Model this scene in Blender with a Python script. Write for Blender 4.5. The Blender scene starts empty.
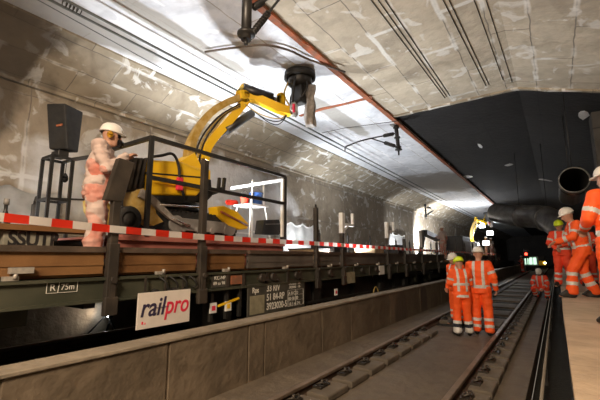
import bpy, bmesh, math, random
from mathutils import Vector, Matrix, Euler, noise
random.seed(7)
PI = math.pi
SC = bpy.context.scene
COL = SC.collection

# ------------------------------------------------------------------ camera, world, exposure
F = 366.0; VPX, VPY = 557.0, 257.0; EYE = 1.65
PITCH = math.atan((VPY-200)/F); YAW = math.atan((VPX-300)/(F/math.cos(PITCH)))
cam_d = bpy.data.cameras.new('camera'); cam_d.sensor_width = 36; cam_d.lens = F/600*36
cam_d.clip_start = .05; cam_d.clip_end = 300
cam = bpy.data.objects.new('camera', cam_d); COL.objects.link(cam)
cam.location = (0, 0, EYE); cam.rotation_euler = (PI/2+PITCH, 0, YAW)
SC.camera = cam
SC.view_settings.view_transform = 'Standard'; SC.view_settings.look = 'None'
SC.view_settings.exposure = 0.0; SC.view_settings.gamma = 1; SC.view_settings.use_curve_mapping = False
w = bpy.data.worlds.new('world'); SC.world = w; w.use_nodes = True
w.node_tree.nodes['Background'].inputs[0].default_value = (1.0, .86, .68, 1)
w.node_tree.nodes['Background'].inputs[1].default_value = .30

def area(name, loc, target, size, energy, color, spread=PI):
    d = bpy.data.lights.new(name, 'AREA'); d.energy = energy; d.color = color; d.size = size; d.spread = spread
    o = bpy.data.objects.new(name, d); COL.objects.link(o); o.location = loc
    o.rotation_euler = (Vector(target)-Vector(loc)).to_track_quat('-Z', 'Y').to_euler()
    return o
def spot(name, loc, target, energy, color, angle=120, blend=.8, rad=.08):
    d = bpy.data.lights.new(name, 'SPOT'); d.energy = energy; d.color = color
    d.spot_size = math.radians(angle); d.spot_blend = blend; d.shadow_soft_size = rad
    o = bpy.data.objects.new(name, d); COL.objects.link(o); o.location = loc
    o.rotation_euler = (Vector(target)-Vector(loc)).to_track_quat('-Z', 'Y').to_euler()
    return o
WARM = (1.0, .78, .56); COOL = (.93, .96, 1.0)
area('platform_lamp_light', (-.6, -2.5, 4.7), (-.6, 9, 1.2), 1.2, 600, WARM)
area('tunnel_fill_light', (-1.2, -4.5, 4.8), (-4.2, 4, 1.0), 1.0, 150, WARM)  # unseen warm fill light added behind the camera for the wagon side

# camera ray helper: a pixel of the photograph on a plane of the place
_R = cam.rotation_euler.to_matrix()
def P(px, py, **k):
    d = _R @ Vector(((px-300)/F, -(py-200)/F, -1)); a = list(k)[0]; i = 'xyz'.index(a)
    c = Vector((0, 0, EYE)); t = (k[a]-c[i])/d[i]
    return c+d*t

# ------------------------------------------------------------------ materials
def mat(name, c1, c2=None, rough=.8, metal=0, scale=3, bump=.2, bscale=None, emit=None, spec=.5, detail=6, lo=.35, hi=.65, alpha=None, trans=0):
    m = bpy.data.materials.new(name); m.use_nodes = True; nt = m.node_tree; N = nt.nodes; L = nt.links
    b = N['Principled BSDF']
    tc = N.new('ShaderNodeTexCoord')
    nz = N.new('ShaderNodeTexNoise'); nz.inputs['Scale'].default_value = scale; nz.inputs['Detail'].default_value = detail
    L.new(tc.outputs['Object'], nz.inputs['Vector'])
    r = N.new('ShaderNodeValToRGB'); r.color_ramp.elements[0].position = lo; r.color_ramp.elements[1].position = hi
    r.color_ramp.elements[0].color = (*c1, 1); r.color_ramp.elements[1].color = (*(c2 or [x*1.15 for x in c1]), 1)
    L.new(nz.outputs['Fac'], r.inputs['Fac']); L.new(r.outputs['Color'], b.inputs['Base Color'])
    b.inputs['Roughness'].default_value = rough; b.inputs['Metallic'].default_value = metal
    b.inputs['Specular IOR Level'].default_value = spec
    if trans: b.inputs['Transmission Weight'].default_value = trans
    if alpha: b.inputs['Alpha'].default_value = alpha
    if bump:
        n2 = N.new('ShaderNodeTexNoise'); n2.inputs['Scale'].default_value = bscale or scale*6; n2.inputs['Detail'].default_value = 5
        L.new(tc.outputs['Object'], n2.inputs['Vector'])
        bp = N.new('ShaderNodeBump'); bp.inputs['Strength'].default_value = bump; bp.inputs['Distance'].default_value = .02
        L.new(n2.outputs['Fac'], bp.inputs['Height']); L.new(bp.outputs['Normal'], b.inputs['Normal'])
    if emit:
        b.inputs['Emission Color'].default_value = (*emit[0], 1); b.inputs['Emission Strength'].default_value = emit[1]
    return m

def concrete(name, c1, c2, joint=None, jscale=(1, 1), jw=.02, axis='XY', stain_or_shade=None, patch=None, rough=.85, smear=None, mottle=.8, offs=.5):
    """concrete with cast blocks: joints, worn spots and lime smears"""
    m = bpy.data.materials.new(name); m.use_nodes = True; nt = m.node_tree; N = nt.nodes; L = nt.links
    b = N['Principled BSDF']; b.inputs['Roughness'].default_value = rough
    tc = N.new('ShaderNodeTexCoord'); src = tc.outputs['Object']
    def noisen(scale, detail=6, vec=None, dist=0):
        n = N.new('ShaderNodeTexNoise'); n.inputs['Scale'].default_value = scale; n.inputs['Detail'].default_value = detail
        n.inputs['Distortion'].default_value = dist
        L.new(vec or src, n.inputs['Vector']); return n.outputs['Fac']
    def ramp(f, a, bb):
        r = N.new('ShaderNodeMapRange'); r.inputs['From Min'].default_value = a; r.inputs['From Max'].default_value = bb
        L.new(f, r.inputs['Value']); return r.outputs[0]
    def mix(f, a, bcol):
        x = N.new('ShaderNodeMix'); x.data_type = 'RGBA'
        if isinstance(f, float): x.inputs['Factor'].default_value = f
        else: L.new(f, x.inputs['Factor'])
        for s, v in ((6, a), (7, bcol)):
            if isinstance(v, tuple): x.inputs[s].default_value = (*v, 1)
            else: L.new(v, x.inputs[s])
        return x.outputs[2]
    def mul(a, c):
        x = N.new('ShaderNodeMath'); x.operation = 'MULTIPLY'
        L.new(a, x.inputs[0])
        if isinstance(c, float): x.inputs[1].default_value = c
        else: L.new(c, x.inputs[1])
        return x.outputs[0]
    col = mix(ramp(noisen(mottle), .3, .7), c1, c2)
    col = mix(mul(ramp(noisen(5, 8), .45, .75), .4), col, tuple(x*.6 for x in c1))
    col = mix(mul(ramp(noisen(1.1, 9, dist=1.2), .5, .62), .38), col, tuple(x*.62 for x in c1))
    h = noisen(7, 10)
    if joint:
        mp = N.new('ShaderNodeMapping')
        if axis == 'YZ': mp.inputs['Rotation'].default_value = (0, PI/2, 0)
        sep = N.new('ShaderNodeSeparateXYZ'); L.new(src, sep.inputs[0])
        cb = N.new('ShaderNodeCombineXYZ')
        L.new(sep.outputs['Y'], cb.inputs[0]); L.new(sep.outputs['X' if axis == 'XY' else 'Z'], cb.inputs[1])
        dn = N.new('ShaderNodeTexNoise'); dn.inputs['Scale'].default_value = 2.2; L.new(src, dn.inputs['Vector'])
        va = N.new('ShaderNodeVectorMath'); va.operation = 'SCALE'; va.inputs['Scale'].default_value = .07; L.new(dn.outputs['Color'], va.inputs[0])
        vb = N.new('ShaderNodeVectorMath'); vb.operation = 'ADD'; L.new(cb.outputs[0], vb.inputs[0]); L.new(va.outputs[0], vb.inputs[1])
        br = N.new('ShaderNodeTexBrick'); br.inputs['Scale'].default_value = 1
        br.inputs['Brick Width'].default_value = jscale[0]; br.inputs['Row Height'].default_value = jscale[1]
        br.inputs['Mortar Size'].default_value = jw; br.inputs['Mortar Smooth'].default_value = .3; br.offset = offs
        br.inputs['Color1'].default_value = (.35, .35, .35, 1); br.inputs['Color2'].default_value = (.75, .75, .75, 1)
        L.new(vb.outputs[0], br.inputs['Vector'])
        # each block its own tone
        bw = N.new('ShaderNodeRGBToBW'); L.new(br.outputs['Color'], bw.inputs[0])
        col = mix(mul(ramp(bw.outputs[0], .35, .75), .3), col, tuple(min(1, x*1.35) for x in c2))
        col = mix(mul(br.outputs['Fac'], .85), col, joint)
        if smear:
            br2 = N.new('ShaderNodeTexBrick'); br2.inputs['Scale'].default_value = 1
            br2.inputs['Brick Width'].default_value = jscale[0]; br2.inputs['Row Height'].default_value = jscale[1]; br2.offset = offs
            br2.inputs['Mortar Size'].default_value = jw*5; br2.inputs['Mortar Smooth'].default_value = .6
            L.new(vb.outputs[0], br2.inputs['Vector'])
            col = mix(mul(mul(br2.outputs['Fac'], ramp(noisen(1.3, 5), .5, .62)), .9), col, smear)
    if smear:
        col = mix(mul(ramp(noisen(2.3, 10, dist=.8), .585, .64), .6), col, smear)
    if stain_or_shade: # soft patches: real marks, and shade painted on the haunch: (colour, centre, radius vector)
        for sc_, cen, rad in stain_or_shade:
            mp = N.new('ShaderNodeVectorMath'); mp.operation = 'SUBTRACT'; L.new(src, mp.inputs[0]); mp.inputs[1].default_value = cen
            dv = N.new('ShaderNodeVectorMath'); dv.operation = 'DIVIDE'; L.new(mp.outputs[0], dv.inputs[0]); dv.inputs[1].default_value = rad
            ln = N.new('ShaderNodeVectorMath'); ln.operation = 'LENGTH'; L.new(dv.outputs[0], ln.inputs[0])
            ad = N.new('ShaderNodeMath'); ad.operation = 'ADD'; L.new(ln.outputs['Value'], ad.inputs[0])
            L.new(mul(noisen(1.5, 6), .9), ad.inputs[1])
            col = mix(mul(ramp(ad.outputs[0], 1.5, 1.25), .85), col, sc_)
    L.new(col, b.inputs['Base Color'])
    bp = N.new('ShaderNodeBump'); bp.inputs['Strength'].default_value = .6; bp.inputs['Distance'].default_value = .04
    L.new(h, bp.inputs['Height']); L.new(bp.outputs['Normal'], b.inputs['Normal'])
    return m

M = {}
M['white_ceiling'] = concrete('white_painted_ceiling', (.62, .65, .70), (.80, .82, .86), joint=(.40, .38, .34), jscale=(2.9, 1.05), jw=.012, smear=(.9, .9, .92), mottle=.5,
    stain_or_shade=[((.33, .31, .27), (-5.35, 3.4, 5.7), (.22, 2.6, 1)), ((.36, .34, .30), (-4.9, 9.2, 5.7), (.28, 2.2, 1)), ((.30, .28, .25), (-6.5, 2.0, 5.7), (.5, 2.4, 1)),
           ((.34, .31, .27), (-5.3, 21, 5.7), (2.6, 3.2, 1))])
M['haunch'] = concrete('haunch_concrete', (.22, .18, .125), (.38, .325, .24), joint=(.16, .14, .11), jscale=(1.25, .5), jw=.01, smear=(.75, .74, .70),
    stain_or_shade=[((.05, .037, .025), (-7.4, .7, 5.2), (1.9, 2.1, 1.6))])  # dark patch paints shade into the near upper corner
M['ceiling'] = concrete('block_ceiling', (.36, .305, .225), (.52, .45, .34), joint=(.17, .15, .12), jscale=(2.4, .62), jw=.012, smear=(.70, .68, .62), mottle=.6)
M['black_ceiling'] = concrete('black_coated_ceiling', (.009, .008, .0075), (.017, .015, .014), joint=(.007, .007, .007), jscale=(3.5, 1.5), jw=.02, rough=.85)
M['wall'] = concrete('tunnel_wall', (.21, .17, .12), (.34, .285, .215), joint=(.16, .14, .12), jscale=(2.6, 1.6), jw=.012, axis='YZ', smear=(.62, .60, .56), offs=0,
    stain_or_shade=[((.06, .045, .03), (-8.2, 1.7, 4.4), (1, .8, 1.0)), ((.62, .62, .62), (-8.2, 7.2, 3.3), (1, 4.9, 1.35)), ((.09, .07, .05), (-8.2, .8, 3.4), (1, .9, .5))])
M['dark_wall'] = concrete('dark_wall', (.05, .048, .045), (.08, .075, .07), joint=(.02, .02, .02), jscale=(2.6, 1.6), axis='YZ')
M['barrier'] = concrete('barrier_concrete', (.11, .083, .054), (.19, .145, .098), mottle=1.3, stain_or_shade=[((.07, .055, .04), (-3.45, 9.6, .2), (.5, .5, .6)), ((.08, .06, .045), (-3.45, 11.6, .3), (.5, .35, .6))])
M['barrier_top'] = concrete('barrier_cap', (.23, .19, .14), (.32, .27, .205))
M['slab'] = concrete('track_slab', (.095, .074, .052), (.14, .112, .08), mottle=.7, rough=.7)
M['ledge'] = concrete('ledge', (.115, .09, .064), (.17, .135, .098), mottle=1.2)
M['block'] = concrete('sleeper_concrete', (.085, .07, .052), (.15, .122, .092), mottle=2.5)
M['platform'] = concrete('platform_boards', (.46, .345, .235), (.60, .46, .33), joint=(.30, .22, .16), jscale=(2.4, 1.2), jw=.006, mottle=.8)
M['barrier_cap_steel'] = mat('dull_steel', (.22, .19, .15), rough=.8, bump=0)
M['dark_floor'] = mat('dark_ballast', (.007, .008, .006), (.016, .016, .012), scale=14, bump=1, bscale=25)
M['rust_strip'] = mat('rusty_joint', (.38, .10, .035), (.20, .09, .05), scale=6)
M['rail_head'] = mat('rail_head', (.17, .125, .09), (.27, .21, .165), rough=.55, metal=.5, scale=4, bump=.05)
M['rail_web'] = mat('rail_web', (.055, .035, .022), (.09, .055, .035), rough=.8, scale=8)
M['clip'] = mat('clip_steel', (.03, .025, .02), (.06, .05, .04), rough=.5, metal=.5)
M['wagon_green'] = mat('wagon_green', (.036, .040, .026), (.066, .066, .044), rough=.55, scale=2.5, bump=.08)
M['wagon_dark'] = mat('wagon_dark', (.010, .010, .009), (.022, .020, .017), rough=.6, scale=5)
M['stanchion'] = mat('stanchion_steel', (.024, .020, .016), (.048, .038, .029), rough=.55, scale=5, bump=.1)
M['board_brown'] = mat('brown_drop_side', (.115, .05, .014), (.20, .098, .033), rough=.65, scale=2.2)
M['board_grey'] = mat('grey_drop_side', (.075, .065, .055), (.13, .11, .095), rough=.6, scale=2.2)
M['top_rail'] = mat('side_top_rail', (.055, .042, .032), (.10, .072, .055), rough=.45, scale=5)
M['latch'] = mat('latch_zinc', (.34, .32, .29), (.5, .46, .4), rough=.5, metal=.4, scale=20)
M['wood'] = mat('raw_wood', (.30, .20, .11), (.42, .30, .18), scale=12)
M['red_steel'] = mat('red_primer_steel', (.26, .085, .065), (.36, .14, .11), rough=.6, scale=2.5)
M['yellow'] = mat('machine_yellow', (.80, .48, .010), (.88, .56, .02), rough=.38, scale=2, bump=.04)
M['dusty_yellow'] = mat('dusty_yellow', (.38, .23, .03), (.50, .36, .13), rough=.7, scale=9)
M['ochre_hose'] = mat('ochre_hose', (.36, .24, .06), (.5, .36, .12), rough=.5, scale=9)
M['black'] = mat('black_metal', (.012, .012, .013), (.028, .027, .026), rough=.4, scale=6, bump=.05)
M['rubber'] = mat('black_rubber', (.010, .010, .010), (.020, .019, .018), rough=.7, scale=9)
M['chrome'] = mat('chrome', (.6, .6, .62), (.75, .75, .77), rough=.15, metal=1, scale=4, bump=0)
M['grey_metal'] = mat('grey_metal', (.22, .21, .20), (.34, .33, .31), rough=.5, metal=.3, scale=5, bump=.05)
M['dust_grey'] = mat('dusty_grey', (.20, .18, .16), (.34, .31, .28), scale=12, bump=.5)
M['white_paint'] = mat('white_paint', (.72, .72, .70), (.82, .82, .8), rough=.5, scale=8, bump=.04)
M['sign_white'] = mat('sign_white', (.66, .60, .54), (.74, .68, .62), rough=.5, scale=5, bump=.02)
M['navy'] = mat('sign_navy', (.035, .028, .065), rough=.5, bump=0)
M['sign_red'] = mat('sign_red', (.65, .03, .07), rough=.5, bump=0)
M['tape_red'] = mat('tape_red', (.78, .045, .02), rough=.4, bump=0)
M['tape_white'] = mat('tape_white', (.80, .76, .72), rough=.4, bump=0)
M['letter_white'] = mat('letter_white', (.60, .58, .52), (.72, .7, .64), rough=.6, scale=30, bump=0)
M['plate'] = mat('plate_grey', (.045, .043, .034), (.07, .066, .054), rough=.6, scale=5)
M['label_beige'] = mat('label_beige', (.22, .20, .13), (.30, .27, .18), scale=10)
M['blue'] = mat('blue_plastic', (.03, .09, .32), (.05, .14, .42), rough=.4, scale=6, bump=.03)
M['orange'] = mat('hi_vis_orange', (.90, .088, .008), (.96, .125, .015), rough=.7, scale=5, bump=.25, bscale=22)
M['orange_red'] = mat('hi_vis_red_orange', (.86, .055, .018), (.92, .09, .03), rough=.7, scale=5, bump=.25, bscale=22)
M['reflect'] = mat('reflective_grey', (.55, .54, .52), (.66, .65, .62), rough=.35, scale=20, bump=.05)
M['navy_cloth'] = mat('navy_cloth', (.016, .018, .03), rough=.85, bump=.2)
M['boot'] = mat('black_boot', (.016, .013, .011), (.03, .025, .02), rough=.55)
M['skin'] = mat('skin', (.42, .22, .15), (.50, .28, .19), rough=.55, scale=8, bump=.03)
M['glove'] = mat('dark_glove', (.05, .040, .025), (.16, .12, .05), rough=.8, scale=12)
M['coverall'] = mat('white_coverall', (.46, .33, .29), (.56, .47, .43), rough=.8, scale=2.5, bump=.5, bscale=9)
M['coverall_red'] = mat('red_stained_coverall', (.50, .17, .12), (.56, .36, .31), rough=.8, scale=4, bump=.5, bscale=9)
M['helmet_white'] = mat('helmet_white', (.72, .70, .66), (.78, .76, .72), rough=.3, bump=0)
M['helmet_yellow'] = mat('helmet_yellow', (.62, .78, .02), (.68, .84, .03), rough=.3, bump=0)
M['muff'] = mat('earmuff_yellow', (.80, .42, .02), rough=.4, bump=0)
M['sheet'] = mat('plastic_sheet', (.50, .49, .46), (.66, .65, .62), rough=.22, scale=4, bump=1, bscale=4, alpha=.93)
M['duct'] = mat('duct_steel', (.06, .06, .062), (.17, .17, .172), rough=.3, metal=.4, scale=3, bump=.6)
M['duct_inner'] = mat('duct_inner', (.008, .008, .008), rough=.9, bump=0)
M['cable'] = mat('cable_grey', (.07, .075, .07), (.11, .115, .11), rough=.6, bump=0)
M['cable_dark'] = mat('cable_dark', (.025, .022, .018), (.045, .04, .03), rough=.6, bump=0)
M['lamp_glass'] = mat('lamp_glass', (.9, .9, .9), bump=0, emit=((.95, .98, 1.0), 30))
M['red_lamp'] = mat('red_lamp', (.8, .02, .01), bump=0, emit=((1.0, .03, .015), 14))
M['green_screen'] = mat('lit_panel', (.5, .8, .6), bump=0, emit=((.55, .85, .62), 1.6))
M['headlight'] = mat('headlight', (.9, .9, .8), bump=0, emit=((1, .93, .7), 14))
M['graffiti'] = mat('graffiti_panel', (.16, .155, .12), (.27, .26, .21), scale=6, bump=.1)

# ------------------------------------------------------------------ mesh helpers
class MB:
    def __init__(s): s.bm = bmesh.new()
    def _mi(s, n0, mi):
        if mi:
            s.bm.faces.ensure_lookup_table()
            for f in s.bm.faces[n0:]: f.material_index = mi
    def box(s, a, b, mi=0, bev=0):
        n0 = len(s.bm.faces)
        x0, y0, z0 = [min(a[i], b[i]) for i in range(3)]; x1, y1, z1 = [max(a[i], b[i]) for i in range(3)]
        v = [s.bm.verts.new(p) for p in ((x0,y0,z0),(x1,y0,z0),(x1,y1,z0),(x0,y1,z0),(x0,y0,z1),(x1,y0,z1),(x1,y1,z1),(x0,y1,z1))]
        fs = [s.bm.faces.new([v[i] for i in q]) for q in ((0,3,2,1),(4,5,6,7),(0,1,5,4),(1,2,6,5),(2,3,7,6),(3,0,4,7))]
        if bev:
            es = list({e for f in fs for e in f.edges})
            bmesh.ops.bevel(s.bm, geom=es, offset=bev, segments=2, affect='EDGES', profile=.5)
        s._mi(n0, mi); return s
    def bar(s, p0, p1, w, h, mi=0, up=(0, 0, 1)):
        n0 = len(s.bm.faces)
        p0, p1 = Vector(p0), Vector(p1); d = (p1-p0).normalized(); u = Vector(up)
        if abs(d.dot(u)) > .98: u = Vector((1, 0, 0))
        r = d.cross(u).normalized(); u = r.cross(d).normalized()
        vs = []
        for p in (p0, p1):
            for a, b in ((-1,-1),(1,-1),(1,1),(-1,1)): vs.append(s.bm.verts.new(p+r*a*w/2+u*b*h/2))
        for q in ((0,1,2,3),(7,6,5,4),(0,4,5,1),(1,5,6,2),(2,6,7,3),(3,7,4,0)): s.bm.faces.new([vs[i] for i in q])
        s._mi(n0, mi); return s
    def tube(s, pts, r, seg=8, mi=0, caps=True):
        n0 = len(s.bm.faces)
        pts = [Vector(p) for p in pts]; rs = r if isinstance(r, (list, tuple)) else [r]*len(pts)
        rings = []; u = None
        for i, p in enumerate(pts):
            d = (pts[min(i+1, len(pts)-1)]-pts[max(i-1, 0)])
            if d.length < 1e-9: d = Vector((0, 0, 1))
            d.normalize()
            if u is None:
                u = Vector((0, 0, 1)) if abs(d.z) < .9 else Vector((1, 0, 0))
            u = (u-d*u.dot(d)).normalized(); v = d.cross(u)
            rings.append([s.bm.verts.new(p+(u*math.cos(2*PI*k/seg)+v*math.sin(2*PI*k/seg))*rs[i]) for k in range(seg)])
        for a, b in zip(rings, rings[1:]):
            for k in range(seg):
                f = s.bm.faces.new((a[k], a[(k+1) % seg], b[(k+1) % seg], b[k])); f.smooth = True
        if caps:
            s.bm.faces.new(rings[0][::-1]); s.bm.faces.new(rings[-1])
        s._mi(n0, mi); return s
    def ext(s, poly, x0, x1, mi=0):
        """poly of (y, z) pairs pushed from x0 to x1"""
        n0 = len(s.bm.faces)
        a = [s.bm.verts.new((x0, y, z)) for y, z in poly]; b = [s.bm.verts.new((x1, y, z)) for y, z in poly]
        n = len(poly)
        s.bm.faces.new(a); s.bm.faces.new(b[::-1])
        for k in range(n): s.bm.faces.new((a[k], b[k], b[(k+1) % n], a[(k+1) % n]))
        s._mi(n0, mi); return s
    def slab(s, path, w, th, mi=0):
        """box girder following a path; w, th per point: th in the plane of the path, w across"""
        n0 = len(s.bm.faces)
        pts = [Vector(p) for p in path]; rings = []
        for i, p in enumerate(pts):
            d = (pts[min(i+1, len(pts)-1)]-pts[max(i-1, 0)]).normalized()
            r = d.cross(Vector((0, 0, 1))).normalized(); u = r.cross(d)
            ww = w[i] if isinstance(w, list) else w; tt = th[i] if isinstance(th, list) else th
            rings.append([s.bm.verts.new(p+r*a*ww/2+u*b*tt/2) for a, b in ((-1,-1),(1,-1),(1,1),(-1,1))])
        for a, b in zip(rings, rings[1:]):
            for k in range(4): s.bm.faces.new((a[k], a[(k+1) % 4], b[(k+1) % 4], b[k]))
        s.bm.faces.new(rings[0][::-1]); s.bm.faces.new(rings[-1])
        s._mi(n0, mi); return s
    def hull(s, spheres, seg=14, mi=0):
        """smooth convex skin round a set of spheres or ellipsoids (centre, radius or radii)"""
        n0 = len(s.bm.faces)
        t = bmesh.new()
        for c, r in spheres:
            rr = Vector(r) if isinstance(r, (tuple, list)) else Vector((r, r, r))
            mtx = Matrix.Translation(Vector(c)) @ Matrix.Diagonal((*rr, 1))
            bmesh.ops.create_uvsphere(t, u_segments=seg, v_segments=max(6, seg*2//3), radius=1, matrix=mtx)
        g = bmesh.ops.convex_hull(t, input=t.verts[:], use_existing_faces=False)
        kill = [e for e in g['geom_interior'] if isinstance(e, bmesh.types.BMVert)] + [e for e in g['geom_unused'] if isinstance(e, bmesh.types.BMVert)]
        bmesh.ops.delete(t, geom=list(set(kill)), context='VERTS')
        me = bpy.data.meshes.new('t'); t.to_mesh(me); t.free()
        s.bm.from_mesh(me); bpy.data.meshes.remove(me)
        s.bm.faces.ensure_lookup_table()
        for f in s.bm.faces[n0:]: f.smooth = True; f.material_index = mi
        return s
    def lathe(s, prof, c, axis='z', seg=20, mi=0):
        n0 = len(s.bm.faces); c = Vector(c); rings = []
        for r, h in prof:
            ring = []
            for k in range(seg):
                a = 2*PI*k/seg; x, y = r*math.cos(a), r*math.sin(a)
                ring.append(s.bm.verts.new(c+Vector({'z': (x, y, h), 'y': (x, h, y), 'x': (h, x, y)}[axis])))
            rings.append(ring)
        for a, b in zip(rings, rings[1:]):
            for k in range(seg):
                f = s.bm.faces.new((a[k], a[(k+1) % seg], b[(k+1) % seg], b[k])); f.smooth = True
        s._mi(n0, mi); return s
    def build(s, name, mats, parent=None, origin=None, local=False, kind=None):
        if parent is not None and origin is None and not local:
            o = parent; origin = Vector((0, 0, 0))
            while o: origin = origin+o.location; o = o.parent
        if origin is not None:
            bmesh.ops.translate(s.bm, verts=s.bm.verts[:], vec=-Vector(origin))
        bmesh.ops.recalc_face_normals(s.bm, faces=s.bm.faces[:])
        me = bpy.data.meshes.new(name); s.bm.to_mesh(me); s.bm.free()
        o = bpy.data.objects.new(name, me); COL.objects.link(o)
        for m in (mats if isinstance(mats, (list, tuple)) else [mats]): me.materials.append(M[m])
        if parent is not None: o.parent = parent
        elif origin is not None: o.location = origin
        if kind: o['kind'] = kind
        return o
def thing(name, label, cat, loc=(0, 0, 0), group=None, rz=0):
    o = bpy.data.objects.new(name, None); COL.objects.link(o); o.location = loc; o.rotation_euler.z = rz
    o.empty_display_size = .1
    return tag(o, label, cat, group)
def tag(o, label, cat, group=None):
    o['label'] = label; o['category'] = cat
    if group: o['group'] = group
    return o
def copy_tree(o, parent=None):
    c = o.copy(); COL.objects.link(c)
    if parent is not None: c.parent = parent
    for ch in list(o.children): copy_tree(ch, c)
    return c
def bake(o):
    dg = bpy.context.evaluated_depsgraph_get()
    me = bpy.data.meshes.new_from_object(o.evaluated_get(dg)); old = o.data
    o.modifiers.clear(); o.data = me; bpy.data.meshes.remove(old)
    return o
def text(name, body, size, y, z, x, m, parent, shear=0, sx=1, extr=.002, origin=None, bold=0):
    """raised lettering on a plate that faces +x; y, z is its lower left corner"""
    cu = bpy.data.curves.new(name, 'FONT'); cu.body = body; cu.size = size; cu.shear = shear; cu.extrude = extr; cu.offset = bold
    t = bpy.data.objects.new('tmp', cu); COL.objects.link(t)
    dg = bpy.context.evaluated_depsgraph_get(); me = bpy.data.meshes.new_from_object(t.evaluated_get(dg))
    bpy.data.objects.remove(t)
    org = Vector((0, 0, 0)); o = parent
    while o: org += o.location; o = o.parent
    for v in me.vertices:
        a, b, c = v.co; v.co = Vector((x+c, y+a*sx, z+b))-org
    me.materials.clear(); me.materials.append(M[m])
    ob = bpy.data.objects.new(name, me); COL.objects.link(ob); ob.parent = parent
    return ob
def arc(pts, n=6):
    """Catmull-Rom through points"""
    p = [Vector(q) for q in pts]; p = [p[0]*2-p[1]]+p+[p[-1]*2-p[-2]]; out = []
    for i in range(1, len(p)-2):
        for k in range(n):
            t = k/n; a, b, c, d = p[i-1:i+3]
            out.append(.5*((2*b)+(c-a)*t+(2*a-5*b+4*c-d)*t*t+(3*b-a-3*c+d)*t**3))
    return out+[p[-2]]

# ------------------------------------------------------------------ the tunnel
Y0, Y1 = -8.0, 85.0
S = 'structure'
MB().box((-3.45, Y0, -.25), (-.45, Y1, 0)).build('floor', 'slab', kind=S)
MB().box((-.45, Y0, -.45), (.02, Y1, -.28)).build('floor_channel', 'dark_floor', kind=S)
MB().box((-8.2, Y0, -.2), (-3.7, Y1, .28)).build('floor_far_track', 'dark_floor', kind=S)
MB().box((-3.45, Y0, 0), (-2.86, Y1, .03)).build('trim_ledge', 'ledge', kind=S)
# platform with a ragged edge
mb = MB(); n = 90
for (za, zb) in ((.62, .85),):
    top = []; bot = []
    for i in range(n+1):
        y = Y0+(Y1-Y0)*(i/n)**1.6
        x = .008+.014*noise.noise(Vector((0, y*2.3, 0)))
        top.append((x, y)); bot.append((x, y))
    ring = top+[(2.7, Y1), (2.7, Y0)]
    a = [mb.bm.verts.new((x, y, za)) for x, y in ring]; b = [mb.bm.verts.new((x, y, zb)) for x, y in ring]
    mb.bm.faces.new(a[::-1]); mb.bm.faces.new(b)
    for k in range(len(ring)): mb.bm.faces.new((a[k], a[(k+1) % len(ring)], b[(k+1) % len(ring)], b[k]))
mb.build('floor_platform', 'platform', kind=S)
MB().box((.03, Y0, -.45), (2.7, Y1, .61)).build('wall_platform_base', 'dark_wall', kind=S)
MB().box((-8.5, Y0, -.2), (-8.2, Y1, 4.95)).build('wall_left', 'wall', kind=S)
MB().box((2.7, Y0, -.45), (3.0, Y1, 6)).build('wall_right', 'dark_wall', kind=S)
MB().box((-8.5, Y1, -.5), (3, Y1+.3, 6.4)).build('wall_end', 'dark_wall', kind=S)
def shell(name, prof, ya, yb, th, m):
    mb = MB(); bt = [(x, z) for x, z in prof]; tp = [(x, z+th) for x, z in prof[::-1]]
    r = bt+tp
    a = [mb.bm.verts.new((x, ya, z)) for x, z in r]; b = [mb.bm.verts.new((x, yb, z)) for x, z in r]; n = len(r)
    for k in range(n): mb.bm.faces.new((a[k], a[(k+1) % n], b[(k+1) % n], b[k]))
    mb.bm.faces.new(a[::-1]); mb.bm.faces.new(b)
    return mb.build(name, m, kind=S)
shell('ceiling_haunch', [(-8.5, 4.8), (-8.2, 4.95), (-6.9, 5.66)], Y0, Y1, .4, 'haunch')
shell('ceiling_white', [(-6.92, 5.70), (-3.64, 5.70)], Y0, Y1, .4, 'white_ceiling')
shell('ceiling', [(-3.64, 5.74), (-.42, 5.74), (3.0, 4.66)], Y0, 10.0, .4, 'ceiling')
shell('ceiling_black', [(-3.64, 5.80), (-.42, 5.80), (3.0, 4.72)], 10.0, Y1, .4, 'black_ceiling')
# lower lip of old plaster along the foot of the haunch
MB().ext([(Y0, 4.93), (Y1, 4.93), (Y1, 5.0), (Y0, 5.0)], -8.2, -8.1).build('trim_wall_lip', 'haunch', kind=S)
# rusty joint at the edge of the white strip and one across it
mb = MB()
for i in range(46):
    y = -1+i*.8; mb.box((-3.70-.02*random.random(), y, 5.672), (-3.60+.03*random.random(), y+.8, 5.70+.03))
mb.build('trim_rusty_joint', 'rust_strip', kind=S)
mb = MB(); q = [P(x, y, z=5.69) for x, y in ((300, 116), (322, 109), (345, 104), (372, 97))]
mb.slab(q, [.09, .14, .10, .12], .02); mb.build('trim_rusty_crack', 'rust_strip', kind=S)
# ragged pale edge where the light ceiling stops
mb = MB(); ep = []; et = []
for i in range(60):
    x = -3.62+i*.11; z = 5.745 if x < -.42 else 5.745-(x+.42)*.316
    ep.append((x, 9.97+.05*noise.noise(Vector((x*2.1, 0, 3))), z)); et.append(.10+.06*noise.noise(Vector((x*3, 5, 0))))
mb.slab(ep, et, .09)
mb.build('trim_ceiling_edge', 'haunch', kind=S)
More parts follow.
